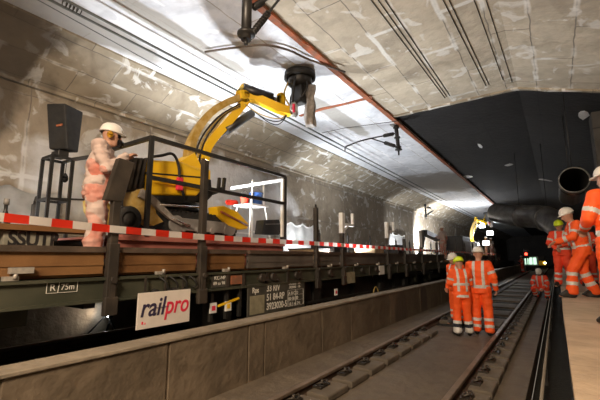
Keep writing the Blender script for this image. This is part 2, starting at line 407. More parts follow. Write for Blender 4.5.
# pale patches painting reflection streaks onto the black coating
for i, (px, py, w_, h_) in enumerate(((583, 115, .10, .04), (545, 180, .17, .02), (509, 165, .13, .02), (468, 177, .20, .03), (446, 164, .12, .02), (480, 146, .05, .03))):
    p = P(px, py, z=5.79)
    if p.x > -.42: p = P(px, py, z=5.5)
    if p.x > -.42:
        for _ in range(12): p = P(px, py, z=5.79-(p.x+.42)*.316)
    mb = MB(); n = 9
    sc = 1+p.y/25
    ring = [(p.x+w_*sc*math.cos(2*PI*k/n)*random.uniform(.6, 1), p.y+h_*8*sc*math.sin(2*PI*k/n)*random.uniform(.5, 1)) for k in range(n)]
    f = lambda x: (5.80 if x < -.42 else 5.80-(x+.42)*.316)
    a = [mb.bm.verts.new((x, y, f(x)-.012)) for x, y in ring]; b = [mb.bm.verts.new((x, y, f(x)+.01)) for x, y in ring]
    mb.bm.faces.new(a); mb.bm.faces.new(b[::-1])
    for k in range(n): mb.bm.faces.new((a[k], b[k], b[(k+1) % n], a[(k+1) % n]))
    mb.build('trim_glint_patch', 'white_paint', kind=S)
# concrete barrier between the tracks, cast in panels
joints = [-8, -5.6, -3.1, -.8, 1.1, 2.55, 3.78, 4.11, 5.64, 6.75, 8.84]
y = 8.84
while y < 84: y += 2.4; joints.append(min(y, 85))
mb = MB()
for a, b in zip(joints, joints[1:]):
    mb.box((-3.7, a+.014, 0), (-3.45-.006*random.random(), b-.014, .765), bev=.006)
mb.box((-3.68, Y0, 0), (-3.47, Y1, .755))
mb.build('wall_barrier', 'barrier', kind=S)
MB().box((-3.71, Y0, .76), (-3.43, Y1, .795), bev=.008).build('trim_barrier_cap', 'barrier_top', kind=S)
# ledge along the far wall
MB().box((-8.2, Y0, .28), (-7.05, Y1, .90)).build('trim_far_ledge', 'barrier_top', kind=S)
# pier at the right beyond the platform
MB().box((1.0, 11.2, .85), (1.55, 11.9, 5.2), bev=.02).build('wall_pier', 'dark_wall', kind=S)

# ------------------------------------------------------------------ track
def rail(xc, z0, label, h=.14, y0=Y0, y1=Y1-1):
    r = thing('rail', label, 'rail', (xc, 0, z0))
    MB().box((xc-.036, y0, z0+h-.045), (xc+.036, y1, z0+h), bev=.01).build('rail_head', 'rail_head', r)
    mb = MB(); mb.box((xc-.01, y0, z0+.02), (xc+.01, y1, z0+h-.045)); mb.box((xc-.07, y0, z0), (xc+.07, y1, z0+.02))
    mb.build('rail_web', 'rail_web', r)
rail(-2.66, .0, 'steel rail beside the ledge of the concrete barrier')
rail(-1.12, .0, 'brown steel rail right of the two workers, nearer the platform')
rail(-4.78, .28, 'dark rail under the near side of the flat wagon', .16)
rail(-6.22, .28, 'rail with shiny head under the far side of the wagon', .16)
# sleeper blocks with their clips, one by one
def make_block(x0, x1, side, label, group):
    t = thing('sleeper_block', label, 'concrete block', ((x0+x1)/2, 0, 0), group)
    MB().box((x0, .03, 0), (x1, .53, .085), bev=.018).build('concrete_pad', 'block', t)
    xr = x0 if side > 0 else x1
    mb = MB(); cx = xr+.07*side
    mb.box((cx-.07, .17, .085), (cx+.05, .39, .11))
    mb.tube(arc([(cx-.04, .2, .12), (cx+.03, .22, .15), (cx+.05, .28, .12), (cx+.03, .34, .15), (cx-.04, .36, .12)], 3), .012, 6)
    mb.tube([(cx, .28, .1), (cx, .28, .165)], .02, 6)
    mb.build('rail_clip', 'clip', t)
    return t
for side, x0, x1, lab, grp in ((1, -2.57, -2.27, 'concrete sleeper block in the row inside the left rail', 'sleeper blocks by the left rail'),
                               (1, -1.03, -.76, 'concrete sleeper block with dark clip right of the right rail', 'sleeper blocks by the right rail')):
    proto = None
    for i in range(44):
        y = 2.6+i*.6
        if x0 < -2 and 8.3 < y < 9.6: continue
        o = make_block(x0, x1, side, lab, grp) if proto is None else copy_tree(proto)
        proto = proto or o
        o.location.y = y
# cross slots of the slab track further on
mb = MB()
for y in [9.55, 11.6, 13.4, 15.4, 17.5, 19.6, 22, 24.5, 27, 30]:
    mb.box((-2.57, y, .0), (-1.2, y+.22, .012))
mb.build('trim_cross_slot', 'dark_floor', kind=S)
mb = MB()
for y in [10.0, 12.0, 13.8, 15.9, 18.0, 20.1, 22.6, 25, 27.6]:
    mb.box((-2.4, y, .0), (-1.25, y+.9, .05), bev=.01)
mb.build('trim_slab_raised', 'ledge', kind=S)
t = thing('cable_conduit', 'pale thin conduit running in the dark channel beside the platform', 'conduit', (-.3, 2, -.28))
MB().tube([(-.30, 2.0, -.03), (-.31, 12, -.03), (-.31, 50, -.03)], .020, 8).build('conduit_tube', 'barrier_cap_steel', t)
for y in range(0, 20): MB().box((-.335, y*2.5+2, -.28), (-.275, y*2.5+2.1, -.05)).build('conduit_support', 'dark_wall', t)
# conductor cables and brackets under the ceiling
def cable(px, z, r, label, m='cable', name='overhead_cable', group=None, far=None):
    pts = [P(x, y, z=z) for x, y in px]
    d = (pts[-1]-pts[0]).normalized(); pts = [pts[0]-d*6]+pts
    if far: pts.append(pts[-1]+d*far)
    tag(MB().tube(pts, r, 8).build(name, m), label, 'cable', group)
cable([(75, 5), (240, 92)], 5.35, .023, 'right one of the thick cable pair under the white ceiling', far=32)
cable([(50, 0), (235, 95)], 5.35, .021, 'left one of the thick cable pair under the white ceiling', far=32)
cable([(38, 0), (150, 62)], 5.5, .008, 'thin wire left of the thick cable pair at top left', far=.3)
for k, (a, b) in enumerate((((371, 0), (445, 98)), ((378, 0), (447, 97)), ((385, 0), (450, 96)))):
    cable([a, b], 5.733, .009, ('left', 'middle', 'right')[k]+' cable of the three running together on the block ceiling', 'cable_dark', 'ceiling_cable')
for k, (a, b) in enumerate((((443, 0), (486, 86)), ((449, 0), (489, 85)))):
    cable([a, b], 5.733, .009, ('left', 'right')[k]+' cable of the close pair on the ceiling, second group from the left', 'cable_dark', 'ceiling_cable')
for k, (a, b) in enumerate((((474, 0), (503, 80)), ((486, 0), (512, 82)))):
    cable([a, b], 5.734, .007, ('left', 'right')[k]+' thin cable of the faint rightmost group on the ceiling', 'cable_dark', 'ceiling_cable')
mb = MB(); p0 = P(62, 3, z=5.4); p1 = P(80, 12, z=5.4); pts = []
for i in range(60):
    t = i/59; a = t*10*PI; pts.append(p0.lerp(p1, t)+Vector((math.cos(a)*.06, 0, math.sin(a)*.06)))
mb.tube(pts, .008, 5); tag(mb.build('wire_coil', 'cable_dark'), 'small coil of dark wire hanging on the cables at top left', 'wire')
q = [P(x, y, z=5.64) for x, y in ((205, 52), (240, 47), (265, 45), (288, 50), (310, 60), (345, 72))]
tag(MB().tube(arc(q, 4), [.015]*21+[.03]*0+[.015]*5 if False else .022, 8).build('ceiling_hose', 'top_rail'), 'brown hose curving across the white ceiling above the grinding head', 'hose')
q = [P(x, y, z=5.5) for x, y in ((322, 133), (345, 128), (375, 124), (398, 121))]
tag(MB().tube(q, .010, 6).build('overhead_cable', 'cable_dark'), 'thin dark wire crossing the white ceiling to the second bracket', 'cable')

def bracket(top, low, arm_end, label, sc=1.0, up=False):
    top, low = Vector(top), Vector(low)
    t = thing('catenary_bracket', label, 'bracket', top)
    mb = MB(); mb.tube([low, top], .045*sc, 10); mb.lathe([(0, 0), (.08*sc, 0), (.08*sc, .03), (0, .03)], low, seg=12)
    mb.tube([low-Vector((0, 0, .12*sc)), low], .02*sc, 8)
    for k in (.12, .5, .9):
        p = low.lerp(top, k); mb.lathe([(0, -.02), (.07*sc, -.02), (.07*sc, .02), (0, .02)], p, seg=12)
    mb.build('drop_tube', 'black', t)
    MB().box(top-Vector((.16, .12, .0)), top+Vector((.16, .12, .09)), bev=.01).build('ceiling_plate', 'grey_metal', t)
    e = Vector(arm_end); j = low.lerp(e, .5)+Vector((0, 0, .25*sc))
    for f in (.12, .68):
        a = low.lerp(top, f); d = (j-a)
        mb = MB(); mb.tube([a, j], .016*sc, 8); mb.build('bracket_arm', 'black', t)
        mb = MB()
        for k in range(7): mb.lathe([(.0, -.012), (.045*sc, -.008), (.045*sc, .008), (0, .012)], a+d*(.16+.05*k), axis='y', seg=10)
        mb.tube([a+d*.12, a+d*.5], .026*sc, 8); mb.build('insulator', 'black', t)
    mb = MB(); mb.tube(arc([j, j.lerp(e, .5)+Vector((0, 0, .03)), e], 4), .018*sc, 8); mb.tube([e, e-Vector((0, 0, .12))], .02, 8); mb.build('registration_arm', 'black', t)
    return t
bracket((-3.74, 10.6, 5.68), (-3.74, 10.75, 4.92), P(345, 147, x=-5.3), 'black overhead line bracket with forked arms at the corner of the dark ceiling', 1.35)
bt = P(425, 204, x=-7.42)
bracket(bt, P(426, 217, y=bt.y), P(448, 207, x=bt.x-.6), 'small distant bracket against the bright glow of the wall', 1.4)
# first bracket hangs down into the frame from above
bX = -3.15; pL = P(246, 40, x=bX); pT = Vector((bX, pL.y, 5.73))
t = thing('catenary_bracket', 'black bracket tube with ribbed insulator hanging in at the top edge', 'bracket', pT)
m = MB(); m.tube([pT, pL], .07, 12)
for k in (.3, .93): m.lathe([(0, -.02), (.12, -.02), (.12, .02), (0, .02)], pT.lerp(pL, k), seg=14)
m.tube([pL, pL-Vector((0, 0, .07))], .025, 8); m.build('drop_tube', 'black', t)
MB().box(pT-Vector((.18, .18, .03)), pT+Vector((.18, .18, .0)), bev=.01).build('ceiling_plate', 'grey_metal', t)
for a, b in (((251, 35), (285, -8)), ((253, 8), (272, -4))):
    A = P(*a, x=bX); B = P(*b, x=bX+.1)
    m = MB(); m.tube([A, B], .02, 8); m.build('bracket_arm', 'black', t)
    m = MB(); d = B-A
    for k in range(8):
        c = A+d*(.08+k*.055); m.tube([c-d.normalized()*.008, c+d.normalized()*.008], .05, 10)
    m.tube([A+d*.05, A+d*.5], .035, 8); m.build('insulator', 'black', t)

# ------------------------------------------------------------------ ventilation ducts at the right
t = thing('ventilation_duct', 'grey round ventilation duct with open end above the platform workers', 'duct', (.46, 10.0, 3.34))
mb = MB(); mb.lathe([(.27, 0), (.295, 0), (.295, .03), (.275, .05), (.275, .5), (.29, .52), (.275, .54), (.275, 2.6)], (.46, 10.0, 3.34), 'y', 28); mb.build('duct_pipe', 'duct', t)
MB().lathe([(.265, .005), (.265, 2.6), (0, 2.6)], (.46, 10, 3.34), 'y', 28).build('duct_lining', 'duct_inner', t)
for y in (10.4, 12): MB().tube([(.46, y, 3.63), (.46, y, 5.5)], .012, 6).build('hanger', 'black', t)
t = thing('ventilation_duct', 'large dark duct crossing under the black ceiling behind the platform workers', 'duct', P(520, 212, y=16))
A, B, C_, D_ = P(497, 213, y=18), P(520, 216, y=16.4), P(548, 219, y=15.5), P(580, 243, y=14)
mb = MB(); mb.tube(arc([A, B, C_, D_], 8), .42, 28); mb.build('duct_pipe', 'duct', t)
mb = MB()
for k in (.1, .9):
    c = B.lerp(C_, k); d = (C_-B).normalized(); mb.tube([c-d*.05, c+d*.05], .45, 28)
mb.build('duct_band', 'duct', t)
for c in (B, C_): MB().tube([c, Vector((c.x, c.y, 5.72))], .01, 6).build('hanger', 'duct_inner', t)

# ------------------------------------------------------------------ flat wagons
XF, XB = -4.1, -6.9          # near and far side
def wagon(y0, y1, stan, label, near=True):
    t = thing('flat_wagon', label, 'railway wagon', (-5.5, y0, .44))
    mb = MB(); mb.box((XF, y0, 1.17), (XF-.02, y1, 1.42)); mb.box((XF+.04, y0, 1.17), (XF-.14, y1, 1.20)); mb.box((XF+.04, y0, 1.40), (XF-.14, y1, 1.43))
    mb.build('side_sill', 'wagon_green', t)
    mb = MB(); mb.box((XB, y0, 1.17), (XB+.05, y1, 1.43)); mb.box((-5.9, y0, 1.06), (-5.1, y1, 1.17))
    y = y0+.5
    while y < y1: mb.box((XB, y, 1.1), (XF-.1, y+.12, 1.3)); y += 1.5
    mb.build('underframe', 'wagon_dark', t)
    MB().box((XB, y0, 1.44), (XF-.08, y1, 1.50)).build('deck', 'board_brown', t)
    ys = [y0]+[s[0] for s in stan]+[y1]
    for a, b in zip(ys, ys[1:]):
        a += .07; b -= .07; m = 'board_brown' if b < 3.5 else 'board_grey'
        cuts = [(a, b, m)]
        if a < 4.3 < b and near: cuts = [(a, 4.38, 'board_brown'), (4.46, b, 'board_grey')]
        for p, q, mm in cuts:
            d = MB(); d.box((XF-.02, p, 1.47), (XF-.06, q, 1.70)); d.box((XF-.01, p, 1.56), (XF-.05, q, 1.60))
            bo = d.build('side_board', mm, t)
            d = MB(); d.box((XF+.02, p, 1.70), (XF-.08, q, 1.76)); d.build('top_rail', 'top_rail', bo)
            n = max(1, int((q-p)/1.3))
            for k in range(n):
                yy = p+(q-p)*(k+.5)/n
                l = MB(); l.box((XF+.03, yy-.06, 1.435), (XF-.02, yy+.06, 1.475)); l.tube([(XF+.03, yy+.03, 1.45), (XF+.03, yy+.03, 1.50)], .02, 8); l.build('latch', 'latch', bo)
    d = MB(); d.box((XB+.06, y0, 1.47), (XB+.02, y1, 1.70)); d.box((XB+.08, y0, 1.70), (XB, y1, 1.76)); d.build('far_side_board', 'board_grey', t)
    for y, zt, kind in stan:
        d = MB()
        d.box((XF+.05, y-.045, 1.22), (XF-.03, y+.045, zt-.06), bev=.006)
        if kind == 'open' or kind == 'flare': d.box((XF+.07, y-.06, 1.10), (XF-.01, y+.06, 1.80), bev=.008)
        elif kind == 'plain': d.hull([((XF+.01, y, zt-.08), (.03, .035, .05)), ((XF+.01, y, zt-.02), (.018, .02, .04))], 8)
        so = d.build('stanchion', 'stanchion', t)
        p = MB(); p.box((XF+.09, y-.075, 1.02), (XF+.02, y+.075, 1.22), bev=.012); p.box((XF+.088, y-.03, 1.2), (XF+.05, y+.03, 1.43)); p.tube([(XF+.08, y, 1.40), (XF+.115, y, 1.40)], .035, 12); p.build('stanchion_socket', 'stanchion', so)
        if kind == 'flare':
            p = MB(); p.ext([(y-.14, 2.28), (y+.06, 2.28), (y+.16, 2.76), (y-.02, 2.78)], XF+.06, XF-.03); p.build('stanchion_flap', 'stanchion', so)
        if kind == 'bracket':
            p = MB(); p.box((XF+.07, y-.07, zt-.46), (XF-.03, y+.07, zt+.02), bev=.01); p.build('white_head_plate', 'white_paint', so)
            p = MB(); p.bar((XF, y+.05, zt-.24), (XF, y+.62, zt-.24), .06, .06); p.bar((XF, y+.59, zt-.24), (XF, y+.59, zt+.06), .06, .06)
            p.bar((XF, y+.05, zt-.42), (XF, y+.34, zt-.26), .04, .05); p.build('cable_hook', 'white_paint', so)
        if kind == 'grey':
            p = MB(); p.box((XF+.08, y-.14, zt-.62), (XF-.03, y+.14, zt), bev=.02); p.build('head_plate', 'grey_metal', so)
    far = MB()
    k = y0+1
    while k < y1: far.build if False else None; d = MB(); d.box((XB+.0, k-.04, 1.3), (XB-.07, k+.04, 2.5)); d.hull([((XB-.035, k, 2.5), (.03, .035, .05)), ((XB-.035, k, 2.6), (.015, .018, .04))], 8); d.build('stanchion', 'stanchion', t); k += 2.2
    far.bm.free()
    return t
stan = [(2.2, 2.35, 'flare'), (3.47, 3.1, 'open'), (6.48, 2.74, 'plain'), (7.61, 2.66, 'bracket'), (10.41, 2.66, 'bracket'), (11.9, 2.3, 'plain'), (13.8, 2.62, 'grey'), (15.9, 2.3, 'plain')]
W = wagon(-3.0, 17.2, stan, 'long dark green flat wagon with brown drop sides behind the concrete barrier')
W2 = wagon(17.9, 37, [(19.4, 2.5, 'plain'), (21.6, 2.4, 'plain'), (24, 2.5, 'plain'), (27, 2.4, 'plain'), (30, 2.4, 'plain'), (33.5, 2.4, 'plain')], 'further flat wagon of the work train beyond the two track workers', near=False)

def wheelset(par, y, x=XF-.55):
    o = MB()
    for xx in (-4.78, -6.22):
        o.lathe([(0, -.06), (.12, -.07), (.14, -.03), (.40, -.03), (.44, -.06), (.46, -.06), (.46, .05), (.48, .06), (.48, .09), (.40, .09), (0, .05)], (xx, y, .44+.46), 'x', 28)
    o.tube([(-6.3, y, .90), (-4.6, y, .90)], .08, 10)
    o.build('wheelset', 'wagon_dark', par)
def bogie(par, yc):
    for dy in (-.9, .9): wheelset(par, yc+dy)
    m = MB(); m.box((-4.55, yc-1.5, .98), (-4.35, yc+1.5, 1.14), bev=.01)
    for dy in (-.9, .9):
        m.box((-4.6, yc+dy-.16, .72), (-4.38, yc+dy+.16, 1.0), bev=.02); m.tube([(-4.38, yc+dy, .86), (-4.30, yc+dy, .86)], .12, 14)
    m.build('bogie_frame', 'wagon_green', par)
    for dy in (-.9, .9):
        for s in (-.27, .27):
            m = MB()
            for k in range(6): m.lathe([(.05, -.018), (.095, -.012), (.095, .012), (.05, .018)], (-4.44, yc+dy+s, .72+.05*k), seg=14)
            m.tube([(-4.44, yc+dy+s, .68), (-4.44, yc+dy+s, 1.0)], .04, 8); m.build('suspension_spring', 'wagon_green', par)
bogie(W, .05); bogie(W, 14.6); bogie(W2, 20.5); bogie(W2, 33.5)
# brake gear, tanks and boxes under the near wagon
m = MB(); m.tube([(-4.75, 6.9, .92), (-4.75, 8.1, .92)], .17, 16); m.tube([(-4.75, 8.8, .95), (-4.75, 9.6, .95)], .14, 16); m.build('air_tank', 'wagon_dark', W)
m = MB()
for y in (6.1, 6.5, 8.4, 10.1, 11.3, 12.2): m.bar((XF-.1, y, 1.17), (XF-.35, y+.5, .62), .05, .05); m.box((XF-.2, y+.2, .7), (XF-.5, y+.5, 1.17))
m.bar((XF-.12, 6.0, .74), (XF-.12, 12.6, .70), .04, .05)
m.build('brake_rigging', 'wagon_dark', W)
m = MB(); m.box((-4.35, 3.75, .62), (-5.2, 4.35, 1.17)); m.box((-4.4, 6.2, .7), (-6.6, 12.5, 1.1))
for y in (3.72, 4.02, 4.3): m.bar((XF-.04, y, 1.17), (XF-.04, y, .74), .05, .05)
m.build('equipment_box', 'wagon_dark', W)
# sill stiffeners, ratchets
for y in (3.98, 4.32, 4.9, 5.5, 5.9, 7.1, 8.2, 9.1, 9.8, 11.2, 12.5): MB().box((XF+.03, y-.03, 1.2), (XF-.01, y+.03, 1.4)).build('sill_rib', 'stanchion', W)
for y in (4.75, 5.05, 5.75, 7.0, 8.6, 9.5, 12.9):
    m = MB(); m.tube([(XF-.01, y, 1.31), (XF+.07, y, 1.31)], .07, 14); m.bar((XF+.05, y, 1.31), (XF+.05, y+.16, 1.25), .03, .04); m.build('sill_ratchet', 'stanchion', W)
# cable loops behind the name board
m = MB()
for k in range(4):
    y = 2.80+k*.15; m.tube(arc([(XF+.03, y, 1.41), (XF+.10, y+.05, 1.35), (XF+.08, y+.10, 1.27), (XF+.03, y+.08, 1.25)], 4), .012, 6)
for y in (2.95, 3.02, 2.75): m.tube([(XF+.02, y, 1.22), (XF+.08, y, 1.22)], .045, 12)
m.build('brake_hose', 'rubber', W)
# lettering on the sill
fr = MB(); ya, yb = 1.59, 1.87
for a, b in (((ya, 1.43-.13), (yb, 1.43-.13)), ((ya, 1.405), (yb, 1.405)), ((ya, 1.30), (ya, 1.405)), ((yb, 1.30), (yb, 1.405)), ((1.69, 1.30), (1.70, 1.405))):
    fr.bar((XF+.006, *a), (XF+.006, *b), .004, .007, up=(1, 0, 0))
fr.build('stencil_frame', 'letter_white', W)
text('stencil_lettering', 'R', .095, 1.615, 1.322, XF+.006, 'letter_white', W, sx=.95)
text('stencil_lettering', '75m', .085, 1.715, 1.325, XF+.006, 'letter_white', W, sx=.86)
MB().box((XF+.012, 3.68, 1.215), (XF, 3.98, 1.395)).build('stencil_panel', 'plate', W)
text('stencil_lettering', 'KC-NP', .075, 3.72, 1.325, XF+.014, 'letter_white', W)
text('stencil_lettering', '89 to 98', .065, 3.71, 1.25, XF+.014, 'letter_white', W)
m = MB(); m.box((XF+.03, 4.05, 1.24), (XF+.01, 4.28, 1.37)); m.build('rusty_plate', 'rust_strip', W); 
# name board
sb = MB().box((XF+.10, 2.50, .825), (XF+.085, 3.24, 1.235), bev=.003).build('name_board', 'sign_white', W)
text('lettering_dark', 'rail', .30, 2.53, .965, XF+.102, 'navy', sb, shear=.22, sx=.86, bold=.004)
text('lettering_red', 'pro', .30, 2.86, .965, XF+.102, 'sign_red', sb, shear=.22, sx=.80, bold=.004)
m = MB(); m.bar((XF+.104, 2.73, 1.05), (XF+.104, 2.90, 1.05), .004, .018, up=(1, 0, 0)); m.build('logo_line', 'navy', sb)
m = MB(); m.box((XF+.104, 2.56, .88), (XF+.1, 2.58, .91)); m.box((XF+.104, 2.60, .875), (XF+.1, 2.61, .895)); m.build('red_mark', 'sign_red', sb)
m = MB()
for y in (2.6, 2.87, 3.14): MB().bar((XF+.07, y, 1.2), (XF+.07, y, 1.42), .02, .02).build('board_hanger', 'stanchion', sb)
# number plate
npx = XF+.03
nb = MB().box((npx, 4.42, .68), (npx-.02, 6.02, 1.215), bev=.003).build('number_board', 'plate', W)
for s, y, z, sz in (('Rps', 4.52, 1.075, .12), ('33 RIV', 4.88, 1.075, .155), ('51 84-RP', 4.88, .925, .155), ('3923020-5', 4.88, .775, .155)):
    text('lettering', s, sz, y, z, npx+.001, 'letter_white', nb, sx=.86 if sz > .13 else .9, bold=.003)
MB().box((npx+.006, 4.47, .74), (npx, 4.82, 1.03)).build('label_panel', 'label_beige', nb)
text('lettering', '-3923020-  -19-', .06, 5.50, 1.14, npx+.001, 'letter_white', nb); text('lettering', '-3920000-  -18-', .06, 5.50, 1.08, npx+.001, 'letter_white', nb)
for r in range(3):
    text('lettering', ('A B C D', '00 00 00', '18.5 m 24t')[r], .085, 5.50, .965-.095*r, npx+.001, 'letter_white', nb)
m = MB(); 
for z in (.765, .86, .955, 1.05): m.bar((npx+.003, 5.48, z), (npx+.003, 5.97, z), .003, .006, up=(1, 0, 0))
for y in (5.48, 5.72, 5.97): m.bar((npx+.003, y, .765), (npx+.003, y, 1.05), .003, .006, up=(1, 0, 0))
m.build('table_lines', 'letter_white', nb)
# small tags and yellow handles under the sill
for (px, py, c) in ((213, 308, 1), (228, 306, 0), (336, 292, 1)):
    p = P(px, py, x=XF); m = MB(); m.box((XF+.01, p.y-.06, p.z-.07), (XF-.01, p.y+.06, p.z+.07)); m.box((XF+.014, p.y-.03, p.z-.035), (XF+.01, p.y+.035, p.z+.03), mi=1); m.build('warning_tag', ['white_paint', 'sign_red' if c else 'yellow'], W)
m = MB(); a, b = P(218, 306, x=XF), P(239, 298, x=XF); m.bar(a, b, .02, .03); m.build('yellow_handle', 'yellow', W)
m = MB(); c = P(376, 296, x=XF+.05); m.tube([(c.x, c.y+.17*math.cos(2*PI*k/16), c.z+.24*math.sin(2*PI*k/16)) for k in range(17)], .015, 6)
m.build('yellow_loop', 'ochre_hose', W)
p = P(380, 270, x=XF); MB().box((XF+.06, p.y-.18, p.z-.12), (XF+.04, p.y+.18, p.z+.12)).build('white_plate', 'white_paint', W)
p = P(349, 277, x=XF); MB().box((XF+.06, p.y-.3, p.z-.14), (XF+.04, p.y+.2, p.z+.12)).build('beige_plate', 'label_beige', W)
# grey hinge plate with blocks on the brown board
m = MB(); a, b = P(8, 268, x=XF), P(33, 262, x=XF); m.box((XF+.05, a.y, 1.50), (XF+.0, b.y, 1.555)); 
m.build('hinge_plate', 'latch', W)

# ------------------------------------------------------------------ tape along the wagon
mb = MB(); path = [(0, 217), (52, 222.5), (112, 229), (203, 237), (260, 240.5), (316, 243.5), (386, 248), (445, 251.5)]
pts = [P(x, y, x=XF+.09) for x, y in path]; pts = [pts[0]+(pts[0]-pts[1])*8]+pts
pts.append(Vector((XF+.09, 34, pts[-1].z)))
ln = [0]
for a, b in zip(pts, pts[1:]): ln.append(ln[-1]+(b-a).length)
tot = ln[-1]; step = .095/2
def tp(s):
    for i in range(len(pts)-1):
        if s <= ln[i+1]: return pts[i].lerp(pts[i+1], (s-ln[i])/(ln[i+1]-ln[i]))
    return pts[-1]
stripe = .19; n = int(tot/step); prev = None
for i in range(n+1):
    c = tp(i*step); wv = .006*math.sin(i*.7)
    a = (mb.bm.verts.new(c+Vector((wv, 0, -.040))), mb.bm.verts.new(c+Vector((0, 0, .040))))
    if prev:
        f = mb.bm.faces.new((prev[0], a[0], a[1], prev[1])); f.material_index = int(i*step/stripe+.4) % 2
    prev = a
for v in list(mb.bm.verts): pass
bmesh.ops.solidify(mb.bm, geom=mb.bm.faces[:], thickness=.0015)
tag(mb.build('barrier_tape', ['tape_red', 'tape_white']), 'red and white striped barrier tape strung along the wagon stanchions', 'tape')
mb = MB()

# ------------------------------------------------------------------ on the wagon
# red steel platform under the excavator
t = thing('steel_ramp', 'reddish steel beam platform on the wagon carrying the yellow machine', 'steel platform', (-5.3, 4, 1.5))
for x in (-4.42, -6.2):
    m = MB(); m.box((x, 2.45, 1.86), (x-.18, 5.85, 1.90)); m.box((x-.07, 2.45, 1.52), (x-.11, 5.85, 1.86)); m.box((x, 2.45, 1.50), (x-.18, 5.85, 1.54)); m.box((x-.0, 2.45, 1.68), (x-.18, 5.85, 1.71)); m.build('steel_beam', 'red_steel', t)
MB().box((-4.44, 2.5, 1.90), (-6.36, 5.83, 1.93)).build('platform_plate', 'red_steel', t)

def excavator(label):
    t = thing('mini_excavator', label, 'excavator', (-5.3, 4.0, 1.93))
    X = -4.78
    def yz(pts, x): return [(q.y, q.z) for q in (P(a, b, x=x) for a, b in pts)]
    hs = MB().ext(yz([(147.5, 159), (182, 161.5), (198, 168), (208, 177), (206, 186), (197, 196), (150, 195), (146, 192)], X), X, -5.85)
    hs = hs.build('engine_housing', 'yellow', t); bv = hs.modifiers.new('b', 'BEVEL'); bv.width = .035; bv.segments = 3; bake(hs)
    m = MB(); q = yz([(146, 172), (205, 177), (205, 178.5), (146, 173.5)], X+.004); m.ext(q, X+.006, X-.02)
    m.ext(yz([(146, 193), (200, 194), (196, 203), (150, 202)], X), X-.03, -5.8); m.build('housing_seam', 'black', t)
    # louvred counterweight at the back
    m = MB()
    m.ext(yz([(137, 157), (147, 158), (146, 192), (127, 190), (125, 180)], X), X-.05, -5.75)
    m.build('counterweight', 'black', t)
    m = MB()
    for k in range(3):
        a = 131+k*5; m.ext(yz([(a+4, 158), (a+6, 158), (a-1, 190), (a-3, 190)], X), X+.02, X-.06)
    m.build('louvre', 'stanchion', t)
    # front black mounting
    m = MB(); m.ext(yz([(200, 176), (211, 180), (212, 196), (203, 205), (196, 200)], -5.0), -5.0, -5.6)
    m.bar(P(211, 193, x=-5.0), P(222, 189, x=-5.0), .10, .08); 
    for a in (218, 223): m.bar(P(a, 192, x=-4.95), P(a+1.5, 178, x=-4.95), .05, .05)
    m.build('boom_mount', 'black', t)
    # turntable, tracks
    m = MB(); m.lathe([(0, 0), (.42, 0), (.42, .14), (0, .14)], (-5.3, 3.95, 2.42), seg=24); m.box((-4.95, 3.55, 2.12), (-5.65, 4.6, 2.42), bev=.03); m.build('undercarriage', 'black', t)
    for x0, x1 in ((-4.68, -4.92), (-5.68, -5.92)):
        ya, yb, zc, r = 3.45, 4.55, 2.14, .19
        prof = [(ya+r*math.cos(a), zc+r*math.sin(a)) for a in [PI/2+PI*k/8 for k in range(9)]]+[(yb+r*math.cos(a), zc+r*math.sin(a)) for a in [-PI/2+PI*k/8 for k in range(9)]]
        m = MB(); m.ext(prof, x0, x1)
        for i in range(len(prof)):
            a, b = prof[i], prof[(i+1) % len(prof)]; L_ = math.dist(a, b); k = max(1, int(L_/.09))
            for j in range(k):
                u = (a[0]+(b[0]-a[0])*(j+.5)/k, a[1]+(b[1]-a[1])*(j+.5)/k); m.bar((x0+.004, u[0], u[1]), (x1-.004, u[0], u[1]), .04, .05)
        tr = m.build('crawler_track', 'rubber', t)
        m = MB(); xs = x0+.006 if x0 > -5 else x1-.006
        m.box((xs, ya+.05, zc-.09), (xs+.03, yb-.05, zc+.10), bev=.01)
        for j in range(4): m.tube([(xs, ya+.12+j*.29, zc-.06), (xs+.045, ya+.12+j*.29, zc-.06)], .05, 12)
        for yy in (ya, yb): m.tube([(xs, yy, zc), (xs+.04, yy, zc)], .13, 18)
        m.build('track_frame', 'grey_metal', tr)
    # outriggers: yellow one in front, dusty one folded at the back, both sides
    for x in (-4.62, -5.75):
        m = MB(); m.ext(yz([(212, 207), (220, 206), (234, 212), (245, 224), (244, 229), (236, 230), (225, 226), (214, 216)], -4.72) if x > -5 else [(a, b) for a, b in yz([(212, 207), (220, 206), (234, 212), (245, 224), (244, 229), (236, 230), (225, 226), (214, 216)], -4.72)], x, x-.22)
        o = m.build('outrigger', 'yellow', t); bv = o.modifiers.new('b', 'BEVEL'); bv.width = .02; bv.segments = 2; bake(o)
        m = MB(); a = P(216, 212, x=-4.72); b = P(243, 226, x=-4.72); m.tube([(x+.02, a.y, a.z), (x+.02, b.y, b.z)], .02, 8); m.build('outrigger_hose', 'rust_strip', o)
        m = MB(); m.ext(yz([(128, 193), (140, 189), (150, 200), (153, 214), (160, 222), (150, 226), (136, 218), (129, 205)], -4.72), x-.02, x-.24)
        m.build('outrigger', 'dusty_yellow', t)
    m = MB(); m.lathe([(.1, -.04), (.17, -.04), (.17, .04), (.1, .04)], P(128, 219, x=-4.6), 'x', 20); m.lathe([(0, -.02), (.1, -.02), (.1, .02), (0, .02)], P(128, 219, x=-4.6), 'x', 20); m.build('support_wheel', 'rubber', t)
    m = MB(); m.slab([P(140, 193, x=-4.60), P(152, 200, x=-4.6), P(170, 217, x=-4.60), P(181, 224, x=-4.6)], .06, [.12, .10, .07, .05]); m.build('linkage', 'dust_grey', t)
    m = MB(); m.tube([P(172, 218, x=-4.58), P(190, 226, x=-4.58)], .02, 8); m.tube([P(160, 205, x=-4.58), P(200, 207, x=-4.62)], .018, 8); m.build('cylinder_rod', 'chrome', t)
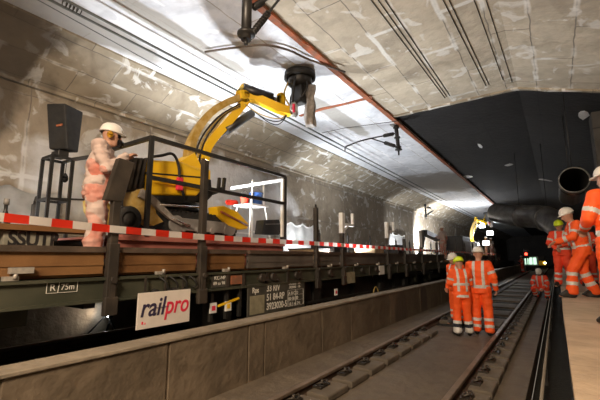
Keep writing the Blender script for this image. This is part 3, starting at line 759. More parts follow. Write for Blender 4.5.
    # control hose over the housing
    m = MB(); m.tube(arc([P(x, y, x=-4.72) for x, y in ((150, 157), (162, 155.5), (171, 153.5), (176, 158), (179, 168), (180, 182), (185, 200))], 4), .022, 8); m.build('control_hose', 'rubber', t)
    m = MB(); c = P(179.5, 184, x=-4.71); m.box(c-Vector((.03, .05, .10)), c+Vector((.03, .05, .10)), bev=.01); m.tube([P(153, 179, x=-4.7), P(200, 187, x=-4.7)], .018, 8); m.build('valve_block', 'sign_red', t)
    # boom
    def bx(px, py, k): return P(px, py, x=-5.35+.35*k)
    base = [(188, 166, 0), (189, 152, 0), (193, 138, 0), (201, 124, .1), (213, 111, .3), (228, 102, .5), (243, 97, .7)]
    m = MB(); m.slab(arc([bx(*q) for q in base], 4), .16, .13); m.build('boom', 'dusty_yellow', t)
    m = MB(); m.slab(arc([bx(*q) for q in ((203, 160, 0), (206, 148, 0), (214, 137, .1), (226, 124, .3), (236, 112, .5), (246, 100, .7))], 4), .18, .16); m.build('boom_lower_beam', 'yellow', t)
    m = MB(); m.slab([bx(183, 158, 0), bx(190, 172, 0)], .3, .34); m.box((-5.15, bx(185, 172, 0).y, 3.0), (-5.6, bx(204, 172, 0).y, 3.25), bev=.03); m.build('boom_foot', 'yellow', t)
    m = MB(); m.tube([bx(199, 168, 0), bx(206, 150, 0)], .06, 10); m.tube([bx(206, 150, 0), bx(212, 139, .1)], .03, 10, mi=1); m.build('lift_cylinder', ['black', 'chrome'], t)
    m = MB(); m.tube([bx(226, 131, .4), bx(252, 113, .7)], .085, 12); m.tube([bx(205, 150, .1), bx(226, 131, .4)], .035, 10, mi=1); m.build('boom_cylinder', ['black', 'chrome'], t)
    for k in range(4):
        o_ = k*2.5
        m = MB(); m.tube(arc([bx(*q) for q in ((194+o_, 160, .1), (199+o_, 143, .1), (208+o_, 128, .2), (222+o_*.6, 114, .5), (240, 104+k, .8))], 4), .017, 6); m.build('hydraulic_hose', 'ochre_hose' if k % 2 else 'rubber', t)
    # dipper
    def dx(px, py, x): return P(px, py, x=x)
    pv = dx(243, 96, -5.1)
    m = MB(); m.slab(arc([dx(239, 95, -5.08), dx(252, 97, -5.0), dx(266, 103, -4.8), dx(280, 109, -4.6), dx(291, 112, -4.45)], 4), .18, .17); m.build('dipper', 'yellow', t)
    m = MB(); m.hull([(pv, .16), (dx(245, 89, -5.1), .12)], 12); m.build('elbow_joint', 'yellow', t)
    m = MB(); m.tube([dx(243, 88, -5.05), dx(272, 98, -4.75)], .10, 12); m.tube([dx(272, 98, -4.75), dx(284, 102, -4.6)], .04, 8); m.build('dipper_cylinder', 'black', t)
    m = MB(); m.hull([(dx(281, 97, -4.6), .10), (dx(281, 105, -4.6), .10)], 10); m.build('wrist_joint', 'yellow', t)
    for k in range(3):
        m = MB(); m.tube(arc([dx(245, 104, -5.0), dx(262+k*4, 115+k*4, -4.8), dx(282, 118+k*2, -4.6), dx(292, 104, -4.42)], 5), .012, 6); m.build('hydraulic_hose', 'rubber' if k else 'ochre_hose', t)
    # grinding head pressed on the ceiling
    c = Vector((-4.32, 6.22, 5.50))
    m = MB(); m.lathe([(0, .13), (.25, .13), (.27, .10), (.27, -.10), (.2, -.16), (0, -.16)], c, seg=24); m.build('cutter_drum', 'black', t)
    m = MB(); m.lathe([(.29, .15), (.34, .16), (.35, .03), (.30, .0), (.29, .03)], c, seg=24); m.build('suction_hood', 'rubber', t)
    m = MB(); m.box(c+Vector((-.16, -.12, -.55)), c+Vector((.12, .12, -.12)), bev=.03); m.build('tool_motor', 'black', t)
    m = MB(); m.hull([(c+Vector((-.02, -.20, -.72)), (.09, .09, .15)), (c+Vector((.0, -.20, -.82)), (.08, .08, .12))], 12); m.build('hazard_cover', 'white_paint', t)
    m = MB(); m.box(c+Vector((.02, -.31, -.84)), c+Vector((.07, -.26, -.66)), bev=.01); m.build('red_mark', 'sign_red', t)
    # hanging dust cloth
    m = MB(); ring_n = 22; rings = []
    for j in range(12):
        zz = -.10-.95*j/11; rr = []
        for k in range(ring_n):
            a = 2*PI*k/ring_n; r = .12+.035*math.sin(a*5+j*.4)+.02*math.sin(j*1.3+a)
            rr.append(m.bm.verts.new(c+Vector((.16+r*math.cos(a)*.8, .16+r*math.sin(a), zz))))
        rings.append(rr)
    for a, b in zip(rings, rings[1:]):
        for k in range(ring_n): f = m.bm.faces.new((a[k], a[(k+1) % ring_n], b[(k+1) % ring_n], b[k])); f.smooth = True
    m.bm.faces.new(rings[0][::-1]); m.bm.faces.new(rings[-1]); m.build('dust_sleeve', 'dust_grey', t)
    for k in range(5):
        m = MB(); a = 2*PI*k/5
        m.tube(arc([c+Vector((.22*math.cos(a), .22*math.sin(a)-.05, -.05)), c+Vector((.27*math.cos(a)-.03, .2*math.sin(a)-.12, -.35)), c+Vector((-.06+.05*math.cos(a), -.2, -.68))], 5), .02, 8); m.build('suction_hose', 'ochre_hose' if k in (3,) else ('grey_metal' if k == 1 else 'rubber'), t)
    return t
EX = excavator('yellow demolition mini excavator reaching up to grind the white ceiling')

# railing of square tube round the machine
t = thing('guard_railing', 'dark steel guard railing round the yellow machine on the wagon', 'railing', (-4.5, 4.2, 1.9))
XR = -4.45
def q_(x, y): return P(x, y, x=XR)
ya, yb = q_(152, 137).y, q_(285, 178).y
zt, zm, zb = 3.28, 2.72, 1.92
for yy in (ya, yb):
    m = MB(); m.bar((XR, yy, zb), (XR, yy, zt), .055, .055); o = m.build('railing_post', 'black' if yy == ya else 'black', t)
for z in (zt, zm):
    m = MB(); m.bar((XR, ya, z), (XR, yb, z), .05, .055); m.build('railing_bar', 'black', t)
m = MB(); m.bar((XR, ya, zt), (-5.75, ya-.02, zt), .05, .055); m.build('railing_bar', 'black', t)
m = MB(); m.bar((-5.75, ya-.02, zb), (-5.75, ya-.02, zt), .055, .055); m.build('railing_post', 'black', t)
m = MB(); m.bar((XR-.03, yb-.04, 2.05), (XR-.03, yb-.04, zt-.05), .06, .05); m.bar((XR-.03, yb-.04, zt-.07), (-6.0, yb+.02, zt-.07), .06, .05); m.build('white_tube', 'white_paint', t)
m = MB(); m.bar((XR, ya, 1.97), (XR, yb-2, 1.97), .04, .05); m.build('toe_bar', 'stanchion', t)

# white trestle with tubs
t = thing('trestle_stand', 'white folding trestle stand behind the railing, tub on top', 'trestle', (-5.9, 6.4, 1.5))
cx, cy, zt2 = -5.7, 6.25, 2.83
MB().box((cx-.28, cy-.30, zt2-.04), (cx+.28, cy+.30, zt2), bev=.01).build('trestle_top', 'white_paint', t)
for sx in (-1, 1):
    for sy in (-1, 1):
        m = MB(); m.bar((cx+sx*.2, cy+sy*.25, zt2-.04), (cx+sx*.34, cy+sy*.42, 1.5), .03, .03); m.build('leg', 'white_paint', t)
    m = MB(); m.bar((cx+sx*.27, cy-.34, 2.2), (cx+sx*.27, cy+.34, 2.2), .03, .03); m.build('crossbar', 'white_paint', t)
m = MB()
for sy in (-.22, .2): m.bar((cx+.2, cy+sy, zt2), (cx+.2, cy+sy*.9, zt2+.55), .03, .03)
m.bar((cx+.2, cy-.22, zt2+.5), (cx+.2, cy+.2, zt2+.5), .03, .03); m.build('upright_frame', 'white_paint', t)
def tub(loc, r, h, m_, lab, nm='mixing_tub'):
    t = thing(nm, lab, 'tub', loc)
    MB().lathe([(0, 0), (r*.85, 0), (r, h), (r*1.06, h), (r*1.06, h-.03), (r, h-.03)], loc, seg=20).build('bucket', m_, t)
    MB().lathe([(r*.97, h-.04), (0, h-.04)], loc, seg=20).build('content', 'dust_grey', t)
    m = MB(); c = Vector(loc)+Vector((0, 0, h)); m.tube([c+Vector((0, r*math.cos(a), .12*math.sin(a))) for a in [PI*k/10 for k in range(11)]], .007, 6); m.build('handle', 'grey_metal', t)
tub((cx+.05, cy+.10, zt2), .16, .30, 'blue', 'blue bucket on the white trestle stand')
tub((cx-.02, cy-.20, zt2), .10, .20, 'tape_red', 'small red bucket beside the blue one on the trestle')
# black case beyond the platform end
t = thing('equipment_case', 'grey black equipment case lying by the railing end on the wagon', 'case', (-5.0, 5.5, 1.93))
m = MB(); a = [(q.y, q.z) for q in (P(x, y, x=-4.75) for x, y in ((264, 220), (279, 219.5), (282, 230), (279, 235), (262, 234)))]
m.ext(a, -4.75, -4.95); o = m.build('case_body', 'black', t)
m = MB(); mid = a[0]; m.bar((-4.74, a[0][0]+.05, a[0][1]-.08), (-4.74, a[2][0]-.06, a[1][1]-.09), .02, .015); m.build('case_seam', 'grey_metal', t)
# red cross garment rag on the rail
q = P(216, 199, x=-6.2)
t = thing('traffic_marker', 'small red and white marker tied up behind the black mount', 'marker', P(232, 203, x=-6.4))
m = MB(); c = P(232, 203, x=-6.4); m.hull([(c+Vector((0, -.12, 0)), (.02, .10, .07)), (c+Vector((0, .12, .03)), (.02, .10, .06))], 8); m.build('marker_flag', 'tape_red', t)
m = MB(); m.tube([c+Vector((-.03, 0, .1)), Vector((c.x-.03, c.y, 1.5))], .012, 6); m.build('marker_stick', 'white_paint', t)

# loudspeaker-like tapered black box on its frame at the left
t = thing('tapered_hopper', 'tapered black box with small orange mark on a tall frame', 'equipment box', (-6.6, 2.5, 1.5))
XA = -6.35
def f6(px, py, x=XA): q = P(px, py, x=x); return q
e0, e1, e2 = f6(65, 103), f6(84, 107, -6.50), f6(46, 106, -6.62)
g0, g1, g2 = f6(68, 149, -6.36), f6(79, 147, -6.46), f6(49, 146, -6.62)
ztp, zbt = e0.z, g0.z; cy0 = e0.y
top = [(e0.x, e0.y), (e1.x, e1.y), (e1.x+e2.x-e0.x, e1.y+e2.y-e0.y), (e2.x, e2.y)]
botf = [(g0.x, g0.y), (g1.x, g1.y), (g1.x+g2.x-g0.x, g1.y+g2.y-g0.y), (g2.x, g2.y)]
m = MB()
va = [m.bm.verts.new((x, y, ztp)) for x, y in top]; vb = [m.bm.verts.new((x, y, zbt)) for x, y in botf]
m.bm.faces.new(va); m.bm.faces.new(vb[::-1])
for k in range(4): m.bm.faces.new((va[k], vb[k], vb[(k+1) % 4], va[(k+1) % 4]))
o = m.build('hopper_body', 'rubber', t); bv = o.modifiers.new('b', 'BEVEL'); bv.width = .02; bv.segments = 2; bake(o)
fc = (Vector((*top[0], ztp))+Vector((*top[3], ztp))+Vector((*botf[0], zbt))+Vector((*botf[3], zbt)))/4
d = (Vector((*top[0], 0))-Vector((*top[3], 0))).normalized(); nrm = Vector((d.y, -d.x, 0))
m = MB(); m.bar(fc+nrm*.012, fc+nrm*.012+d*.10+Vector((0, 0, .02)), .02, .03); m.build('orange_mark', 'rust_strip', t)
zfr = zbt-.14
m = MB()
q1, q2 = P(49, 190, x=-6.42), P(70, 190, x=-6.42)
cs = [(-6.42, q1.y), (-6.42, q2.y), (-6.78, q2.y), (-6.78, q1.y)]
for k in range(4):
    m2 = MB(); m2.bar((*cs[k], 1.5), (*cs[k], zfr), .045, .045); m2.build('frame_post', 'black', t)
for z in (zfr, 2.55):
    for k in range(4): m.bar((*cs[k], z), (*cs[(k+1) % 4], z), .04, .04)
m.bar((cs[1][0], cs[1][1], zfr), (cs[1][0]+.25, cs[1][1]+.20, zfr+.06), .05, .05); m.bar((*cs[0], 2.55), (cs[1][0], cs[1][1]+.5, 2.62), .03, .03)
m.build('frame_bars', 'black', t)
m = MB(); m.box((-6.45, q1.y+.08, zfr+.02), (-6.72, q2.y-.05, zfr+.13), bev=.02); m.tube([(-6.45, q1.y+.22, zfr), (-6.45, q1.y+.22, zfr-.25)], .006, 5); m.hull([((-6.45, q1.y+.22, zfr-.33), (.05, .05, .07)), ((-6.45, q1.y+.22, zfr-.26), .02)], 10); m.build('valve_gear', 'black', t)

# clear plastic sheet on the left wall and graffiti panel
def sheet(ya, yb, za, zb, x, label, name='plastic_sheet', m_='sheet', seed=0):
    m = MB(); ny, nz = 40, 24; g = []
    for i in range(ny+1):
        r = []
        for j in range(nz+1):
            u, v = i/ny, j/nz; y = ya+(yb-ya)*u; z = za+(zb-za)*v
            d = .05*noise.noise(Vector((y*3+seed, z*1.2, 0)))+.03*math.sin(u*22+v*3)*(1-v)
            z2 = z-.12*math.sin(PI*((u*3) % 1))*v
            r.append(m.bm.verts.new((x+.1+d, y, z2)))
        g.append(r)
    for i in range(ny):
        for j in range(nz): f = m.bm.faces.new((g[i][j], g[i+1][j], g[i+1][j+1], g[i][j+1])); f.smooth = True
    bmesh.ops.solidify(m.bm, geom=m.bm.faces[:], thickness=.003)
    return tag(m.build(name, m_), label, 'sheet')
sheet(.6, 3.2, .72, 2.95, -8.15, 'clear crumpled plastic sheet on the wall at the left edge')
sheet(10.2, 12.6, .72, 2.95, -8.15, 'bright white plastic sheet on the wall past the machine platform', seed=4, m_='white_paint')
sheet(20.3, 23.6, .72, 3.1, -8.15, 'bright sheet on the wall between the white headed stanchions', seed=9, m_='white_paint')
t = thing('graffiti_panel', 'low pale box covered in dark graffiti strokes on the wagon', 'box', (-4.9, 1.5, 1.5))
a, b = P(4, 232, x=-4.75), P(52, 236, x=-4.75)
MB().box((-4.75, a.y, 1.5), (-5.0, b.y+.03, 1.93), bev=.01).build('panel_body', 'graffiti', t)
text('graffiti_lettering', 'SSUTR', .22, a.y+.04, 1.77, -4.748, 'black', t, sx=.80, bold=.008)
MB().bar((-4.85, -.6, 1.965), (-4.85, b.y+.45, 1.965), .35, .06).build('panel_plank', 'board_brown', t)
t = thing('gas_bottle', 'dark slim bottle standing on the wagon at the left edge', 'bottle', P(4, 215, x=-5.2))
q = P(5, 215, x=-5.2); MB().lathe([(0, 0), (.055, 0), (.06, .03), (.06, .55), (.03, .65), (.02, .68), (.02, .75), (0, .75)], (q.x, q.y, 1.5), seg=16).build('bottle_body', 'black', t)
MB().lathe([(0, 0), (.03, 0), (.03, .07), (0, .07)], (q.x, q.y, 2.25), seg=12).build('bottle_valve', 'grey_metal', t)
# dark bundles on the deck behind the tape
for (px, y2, w_, h_, lab) in ((70, 1.95, .34, .28, 'dark bundle of hoses on the deck left of the man in coverall'),):
    q = P(px, 235, x=-5.2); t = thing('hose_bundle', lab, 'hose', (q.x, q.y, 1.5)); m = MB()
    for k in range(5): m.tube([(q.x+(.26+.01*k)*math.cos(2*PI*j/20), q.y+(.26-.015*k)*math.sin(2*PI*j/20), 1.54+.07*k) for j in range(21)], .035, 8)
    m.build('hose_coil', 'rubber', t)

# ------------------------------------------------------------------ work lights that light wall and ceiling
def work_light(loc, target, energy, label, angle=150, glass=True, h=None, size=1.0, color=COOL):
    t = thing('work_light', label, 'floodlight', loc); c = Vector(loc)
    d = (Vector(target)-c).normalized(); r = d.cross(Vector((0, 0, 1)))
    r = r.normalized() if r.length > .1 else Vector((1, 0, 0)); u = r.cross(d)
    def bx(mb, ce, a, b_, cc):
        vs = [mb.bm.verts.new(ce+r*i*a+u*j*b_+d*k*cc) for i, j, k in ((-1,-1,-1),(1,-1,-1),(1,1,-1),(-1,1,-1),(-1,-1,1),(1,-1,1),(1,1,1),(-1,1,1))]
        for q in ((0,3,2,1),(4,5,6,7),(0,1,5,4),(1,2,6,5),(2,3,7,6),(3,0,4,7)): mb.bm.faces.new([vs[i] for i in q])
    m = MB(); bx(m, c-d*.04, .15*size, .11*size, .035); m.build('lamp_housing', 'black', t)
    m = MB(); bx(m, c+d*.002, .13*size, .09*size, .006); m.build('lamp_glass', 'lamp_glass', t)
    m = MB(); m.tube([c-r*.17*size, c-r*.17*size-u*.1-d*.04, c+r*.17*size-u*.1-d*.04, c+r*.17*size], .01, 6); m.build('lamp_bracket', 'black', t)
    if h is not None:
        m = MB(); m.tube([(c.x, c.y, h), c-d*.06-Vector((0, 0, .05))], .018, 8)
        for k in range(3): a = 2*PI*k/3; m.tube([(c.x, c.y, h+.35), (c.x+.3*math.cos(a), c.y+.3*math.sin(a), h)], .012, 6)
        m.build('lamp_stand', 'black', t)
    s = spot('work_light_beam', (0, 0, 0), (0, 0, -1), energy, color, angle, .6, .10*size)
    s.parent = t; s.location = d*.06; s.rotation_euler = d.to_track_quat('-Z', 'Y').to_euler()
    return t
work_light((-5.95, 4.9, 2.10), (-4.9, 6.6, 5.7), 950, 'floodlight behind the yellow machine aimed at the white ceiling', h=1.93, angle=110)
work_light((-6.6, 5.0, 2.0), (-5.1, 5.2, 5.7), 800, 'floodlight on the far side of the yellow machine aimed at the ceiling', h=1.5, angle=105)
work_light((-7.5, 10.9, 1.25), (-8.2, 11.8, 2.3), 420, 'low floodlight lighting the white sheet on the wall', h=.90, angle=130)
work_light((-7.4, 21.0, 1.35), (-8.2, 22.2, 2.3), 600, 'floodlight lighting the bright sheet beyond the white headed stanchions', h=.90, angle=130)
work_light((-6.6, 25.5, 2.0), (-8.2, 28.6, 3.2), 4200, 'floodlight lighting the wall under the small distant bracket', h=1.5, angle=105)
work_light((-5.2, 9.05, 1.66), (-2.6, 6.0, 5.7), 950, 'added floodlight by the crates to brighten the block ceiling', h=1.5, angle=125)  # lamp added behind the drop side to lift the block ceiling
work_light((-6.0, 11.5, 1.66), (-5.2, 13.5, 5.7), 900, 'added floodlight further along the wagon to brighten the ceiling strip', h=1.5, angle=120)  # extra lamp, kept out of sight, brightens the farther white strip
work_light((-6.86, 3.7, .62), (-7.08, 2.6, .80), 7, 'small added low lamp beyond the wagon to brighten the far ledge', h=.28, angle=130, size=.5, color=WARM)  # hidden lamp added only to light the ledge seen under the wagon
work_light((-6.4, 1.9, 1.95), (-7.8, 4.2, 4.2), 40, 'floodlight on deck lighting the wall behind the man in coverall', h=1.5)

# ------------------------------------------------------------------ people
def person(label, loc, rz, J, outfit, height=1.78, helmet='helmet_white', muffs=False, vox=.011, mask=False, scale=1):
    D = dict(pelvis=(0, 0, .95), chest=(0, 0, 1.28), neck=(0, .01, 1.47), head=(0, .03, 1.62),
             shL=(-.18, 0, 1.42), shR=(.18, 0, 1.42), elL=(-.25, -.03, 1.15), elR=(.25, -.03, 1.15), wrL=(-.25, .06, .90), wrR=(.25, .06, .90),
             hipL=(-.095, 0, .92), hipR=(.095, 0, .92), knL=(-.11, .03, .50), knR=(.11, .03, .50), anL=(-.12, -.01, .10), anR=(.12, -.01, .10),
             toL=(-.15, .17, .04), toR=(.15, .17, .04), face=(0, 1, 0))
    D.update(J); D = {k: Vector(v) for k, v in D.items()}
    t = thing('person', label, 'person', loc, rz=rz); k = height/1.78; t.scale = (k, k, k)
    H = D['head']; fd = D['face'].normalized(); sd = fd.cross(Vector((0, 0, 1))).normalized(); ud = sd.cross(fd)
    def hp(a, b, c): return H+sd*a+fd*b+ud*c
    m = MB()
    # head: cranium, jaw, nose, ears, brow
    m.hull([(hp(0, -.015, .03), .088), (hp(0, .02, .01), .075), (hp(0, .045, -.07), .045), (hp(0, -.01, -.03), .07)], 14)
    m.hull([(hp(0, .095, .015), .010), (hp(0, .112, -.02), .014), (hp(.012, .10, -.025), .009), (hp(-.012, .10, -.025), .009)], 8)
    for s in (-1, 1): m.hull([(hp(s*.088, -.01, .012), (.012, .018, .026)), (hp(s*.084, -.008, -.02), (.010, .012, .014))], 8)
    m.hull([(hp(0, .085, -.058), (.024, .012, .007))], 8); m.hull([(hp(0, .088, -.048), (.022, .012, .006))], 8)
    m.hull([(H-ud*.05, .055), (D['neck'], .06)], 12)
    m.hull([(D['neck']-Vector((0, 0, .03)), .06), (D['shL'], .045), (D['shR'], .045), (D['chest'], (.14, .09, .12))], 12)
    m.hull([(D['chest'], (.14, .09, .12)), (D['pelvis'], (.13, .09, .09))], 12)
    for s in 'LR':
        sh, el, wr = D['sh'+s], D['el'+s], D['wr'+s]
        m.hull([(sh, .052), (el, .038)], 10); m.hull([(el, .038), (wr, .027)], 10)
        m.hull([(D['hip'+s], .085), (D['kn'+s], .055)], 10); m.hull([(D['kn'+s], .055), (D['an'+s], .04)], 10); m.hull([(D['an'+s], .04), (D['to'+s], (.04, .05, .03))], 10)
        # hand: palm, four bent fingers, thumb
        hd = D.get('hd'+s, (wr-el)).normalized(); sg = -1 if s == 'L' else 1
        side = hd.cross(Vector((0, 0, 1)));  side = side.normalized() if side.length > .2 else Vector((0, 1, 0))
        if side.y < 0 and abs(side.y) > abs(side.x): side = -side
        nrm = Vector((-sg, 0, 0)) if abs(hd.z) > .7 else Vector((0, 0, -1)); nrm = (nrm-hd*nrm.dot(hd)).normalized(); side = hd.cross(nrm)
        pe = wr+hd*.085
        m.hull([(wr, .024), (pe+side*.032, .014), (pe-side*.032, .014)], 8)
        for f_, ln_ in ((-.033, .062), (-.011, .078), (.011, .083), (.033, .072)):
            a = pe+side*f_; b = a+hd*ln_*.5+nrm*.012; c = b+hd*ln_*.25+nrm*ln_*.45
            m.hull([(a, .0105), (b, .0095)], 7); m.hull([(b, .0095), (c, .0085)], 7)
        a = wr+hd*.03+side*.03*(1 if sg > 0 else 1); b = a+hd*.035+side*.03; c = b+hd*.035+nrm*.012
        m.hull([(a, .014), (b, .011)], 7); m.hull([(b, .011), (c, .009)], 7)
    bo = m.build('body', ['skin', outfit.get('hands', 'skin'), 'black', outfit.get('shoe', 'boot')], t, local=True)
    rm = bo.modifiers.new('r', 'REMESH'); rm.mode = 'VOXEL'; rm.voxel_size = min(.008, vox); rm.use_smooth_shade = True
    sm = bo.modifiers.new('s', 'SMOOTH'); sm.factor = .5; sm.iterations = 2; bake(bo)
    eyes = [hp(s*.033, .088, .018) for s in (-1, 1)]; mouth = hp(0, .09, -.053)
    for f in bo.data.polygons:
        c = f.center; mi = 0
        if min((c-D['wrL']-(D['wrL']-D['elL']).normalized()*.08).length, (c-D['wrR']-(D['wrR']-D['elR']).normalized()*.08).length) < .125: mi = 1
        if min((c-e).length for e in eyes) < .012: mi = 2
        f.material_index = mi
    bo.data.materials.clear()
    for q in ('skin', outfit.get('hands', 'skin'), 'black'): bo.data.materials.append(M[q])
    # clothes
    def cloth(name, m, mats, paint, vx, fold=.012):
        o = m.build(name, mats, t, local=True)
        rm = o.modifiers.new('r', 'REMESH'); rm.mode = 'VOXEL'; rm.voxel_size = vx; rm.use_smooth_shade = True
        sm = o.modifiers.new('s', 'SMOOTH'); sm.factor = .5; sm.iterations = 4
        bake(o)
        o.data.materials.clear()
        for q in mats: o.data.materials.append(M[q])
        sd_ = random.random()*50
        nv = [v.normal.copy() for v in o.data.vertices]
        for v, n in zip(o.data.vertices, nv):
            c = v.co; d = noise.noise(Vector((c.x*5+sd_, c.y*5, c.z*13)))+.5*noise.noise(Vector((c.x*14, c.y*14+sd_, c.z*25)))
            v.co = c+n*d*fold
        for f in o.data.polygons: f.material_index = paint(f.center); f.use_smooth = True
        return o
    hem = D.get('hem', D['pelvis']-Vector((0, 0, .10)))
    m = MB(); ch, pe = D['chest'], D['pelvis']
    m.hull([(D['neck']-Vector((0, 0, .035)), (.085, .085, .05)), (D['shL'], .080), (D['shR'], .080), (ch, (.20, .155, .12))], 14)
    m.hull([(ch, (.20, .155, .12)), (pe, (.195, .155, .06))], 14)
    if outfit.get('jacket', True): m.hull([(pe, (.195, .155, .06)), (hem, (.205, .17, .04))], 14)
    m.hull([(D['neck']-Vector((0, 0, .0)), (.068, .068, .045)), (D['neck']-Vector((0, 0, .05)), (.08, .08, .04))], 12)
    for s in 'LR':
        sh, el, wr = D['sh'+s], D['el'+s], D['wr'+s]
        m.hull([(sh, .086), (el, .070)], 12); m.hull([(el, .070), (wr-(wr-el).normalized()*.01, .055)], 12)
    ax = (D['neck']-pe).normalized(); L_ = (D['neck']-pe).length
    vert = outfit.get('vert', True)
    def seg(c, a, b):
        d = b-a; tt = (c-a).dot(d)/d.dot(d); return tt, (c-(a+d*max(0, min(1, tt)))).length
    def pj(c):
        best = (9, None, 0)
        for s in 'LR':
            for nm, a, b in (('u', D['sh'+s], D['el'+s]), ('f', D['el'+s], D['wr'+s])):
                tt, dd = seg(c, a, b)
                if dd < .10 and tt > .12 and dd < best[0]: best = (dd, nm, tt)
        lat = (c-pe-ax*(c-pe).dot(ax)).x
        inside = abs(lat) < .19 and seg(c, pe, D['neck'])[1] < .19
        if best[1] and not (inside and best[0] > .075 and best[1] == 'u' and best[2] < .4):
            if best[1] == 'u' and .52 < best[2] < .72: return 1
            if best[1] == 'f' and .40 < best[2] < .62: return 1
            return 0
        h = (c-pe).dot(ax)
        for z0, z1 in outfit.get('bands', ((.02, .075),)):
            if z0 < h < z1: return 1
        if vert and h > .04 and .065 < abs(lat) < .115: return 1
        return 0
    if outfit['kind'] == 'hivis':
        jk = cloth('jacket', m, [outfit.get('col', 'orange'), 'reflect'], pj, vox)
    else:
        jk = cloth('coverall_top', m, ['coverall', 'coverall_red'], lambda c: 1 if noise.noise(c*4)+(1.12-c.z)*1.6 > .1 else 0, vox, .028)
    m = MB()
    for s in 'LR':
        hp_, kn, an = D['hip'+s], D['kn'+s], D['an'+s]
        m.hull([(hp_, (.12, .13, .10)), (kn, .094)], 12); m.hull([(kn, .094), (an+Vector((0, 0, .0)), (.092, .10, .05))], 12)
    m.hull([(pe, (.15, .12, .07)), (D['hipL'], .10), (D['hipR'], .10)], 12)
    low = outfit.get('low', 'reflect')
    def pt(c):
        for s in 'LR':
            tt, dd = seg(c, D['kn'+s], D['an'+s])
            if dd < .13 and tt > 0:
                for a, b, mi in outfit.get('leg', ((.28, .42, 1), (.62, .76, 1))):
                    if a < tt < b: return mi
        return 0
    if outfit['kind'] == 'hivis': cloth('trousers', m, [outfit.get('col2', outfit.get('col', 'orange')), 'reflect', 'navy_cloth'], pt, vox)
    else: cloth('coverall_trousers', m, ['coverall', 'coverall_red'], lambda c: 1 if noise.noise(c*5)+.15 > 0 else 0, vox, .026)
    for s in 'LR':
        an, to = D['an'+s], D['to'+s]
        m = MB(); d = (to-an); d.z = 0; d = d.normalized() if d.length > .01 else Vector((0, 1, 0))
        zf = an.z-.1
        m.hull([(an+Vector((0, 0, .06)), .055), (an-d*.03-Vector((0, 0, .05)), (.045, .05, .045)), (to+Vector((0, 0, .01)), (.045, .045, .035)), (an+Vector((0, 0, -.055)), (.045, .05, .04))], 12)
        m.build('boot', 'boot', t, local=True)
    # helmet
    if helmet:
        m = MB(); prof = []
        mt = Matrix((( sd.x, fd.x, ud.x), (sd.y, fd.y, ud.y), (sd.z, fd.z, ud.z)))
        n_ = 20
        rings = []
        for r, h in ((.122, .045), (.122, .06), (.117, .09), (.103, .13), (.075, .158), (.035, .172), (.004, .175)):
            ring = []
            for q in range(n_):
                a = 2*PI*q/n_; ring.append(m.bm.verts.new(H+mt @ Vector((r*.92*math.cos(a), r*1.08*math.sin(a)-.01, h))))
            rings.append(ring)
        for a, b in zip(rings, rings[1:]):
            for q in range(n_): f = m.bm.faces.new((a[q], a[(q+1) % n_], b[(q+1) % n_], b[q])); f.smooth = True
        m.bm.faces.new(rings[-1]); m.bm.faces.new(rings[0][::-1])
        hm = m.build('helmet', helmet, t, local=True)
        m = MB(); m.hull([(hp(0, .11, .05), (.085, .02, .006)), (hp(0, .155, .042), (.05, .012, .005)), (hp(0, -.03, .05), (.118, .105, .006))], 12); m.build('helmet_brim', helmet, hm, local=True)
        m = MB(); m.bar(hp(0, -.11, .12), hp(0, .10, .13), .02, .02) if False else m.tube(arc([hp(0, -.125, .09), hp(0, -.07, .155), hp(0, 0, .176), hp(0, .07, .152), hp(0, .118, .09)], 4), .009, 6); m.build('helmet_ridge', helmet, hm, local=True)
    if muffs:
        for s in (-1, 1):
            m = MB(); m.hull([(hp(s*.108, -.01, .0), (.026, .036, .046)), (hp(s*.095, -.01, .0), (.02, .032, .042))], 12); m.build('earmuff', 'muff', t, local=True)
    if mask:
        m = MB(); m.hull([(hp(0, .10, -.05), (.05, .03, .045)), (hp(0, .13, -.055), .03)], 12); m.build('respirator', 'black', t, local=True)
        for s in (-1, 1):
            m = MB(); m.hull([(hp(s*.06, .12, -.065), (.03, .025, .03))], 10); m.build('filter_cartridge', 'black', t, local=True)
        m = MB(); m.hull([(hp(0, .085, .02), (.075, .025, .03))], 12); m.build('goggles', 'black', t, local=True)
    return t
HV = dict(kind='hivis')
person('man in white and red stained coverall with yellow earmuffs standing on the wagon', (-4.62, 2.24, 1.50), -.5,
       dict(chest=(0, .02, 1.28), neck=(0, .05, 1.46), elL=(-.25, .10, 1.16), elR=(.26, .08, 1.15), wrL=(-.10, .27, 1.35), wrR=(.14, .28, 1.33), head=(0, .10, 1.60), face=(0, 1, -.12)),
       dict(kind='suit', hands='glove', jacket=True), 1.86, muffs=True, mask=True, vox=.010)
person('worker in orange jacket with yellow helmet standing on the track slab', (-1.76, 8.62, .0), .50,
       dict(elL=(-.24, .02, 1.17), wrL=(-.14, .24, 1.12), elR=(.23, .05, 1.16), wrR=(.12, .24, 1.1), head=(.0, .05, 1.61), face=(-.2, 1, -.25), anL=(-.14, -.02, .1), toL=(-.17, .15, .04), anR=(.14, .04, .1), toR=(.19, .2, .04)),
       dict(kind='hivis', col='orange', bands=((-.09, -.03), (.17, .225)), leg=((.42, .58, 1), (.58, .78, 2), (.78, 1.2, 1))), 1.66, helmet='helmet_yellow')
person('tall worker in orange with white helmet beside the yellow helmeted one', (-1.44, 9.0, .0), .0,
       dict(elL=(-.24, .05, 1.16), wrL=(-.15, .26, 1.1), elR=(.27, -.02, 1.16), wrR=(.28, .10, .92), head=(0, .04, 1.63), face=(-.3, 1, -.1), anR=(.13, -.05, .1), toR=(.18, .12, .04)),
       dict(kind='hivis', col='orange', bands=((-.01, .05),), leg=((.42, .56, 1), (.74, .88, 1))), 1.86)
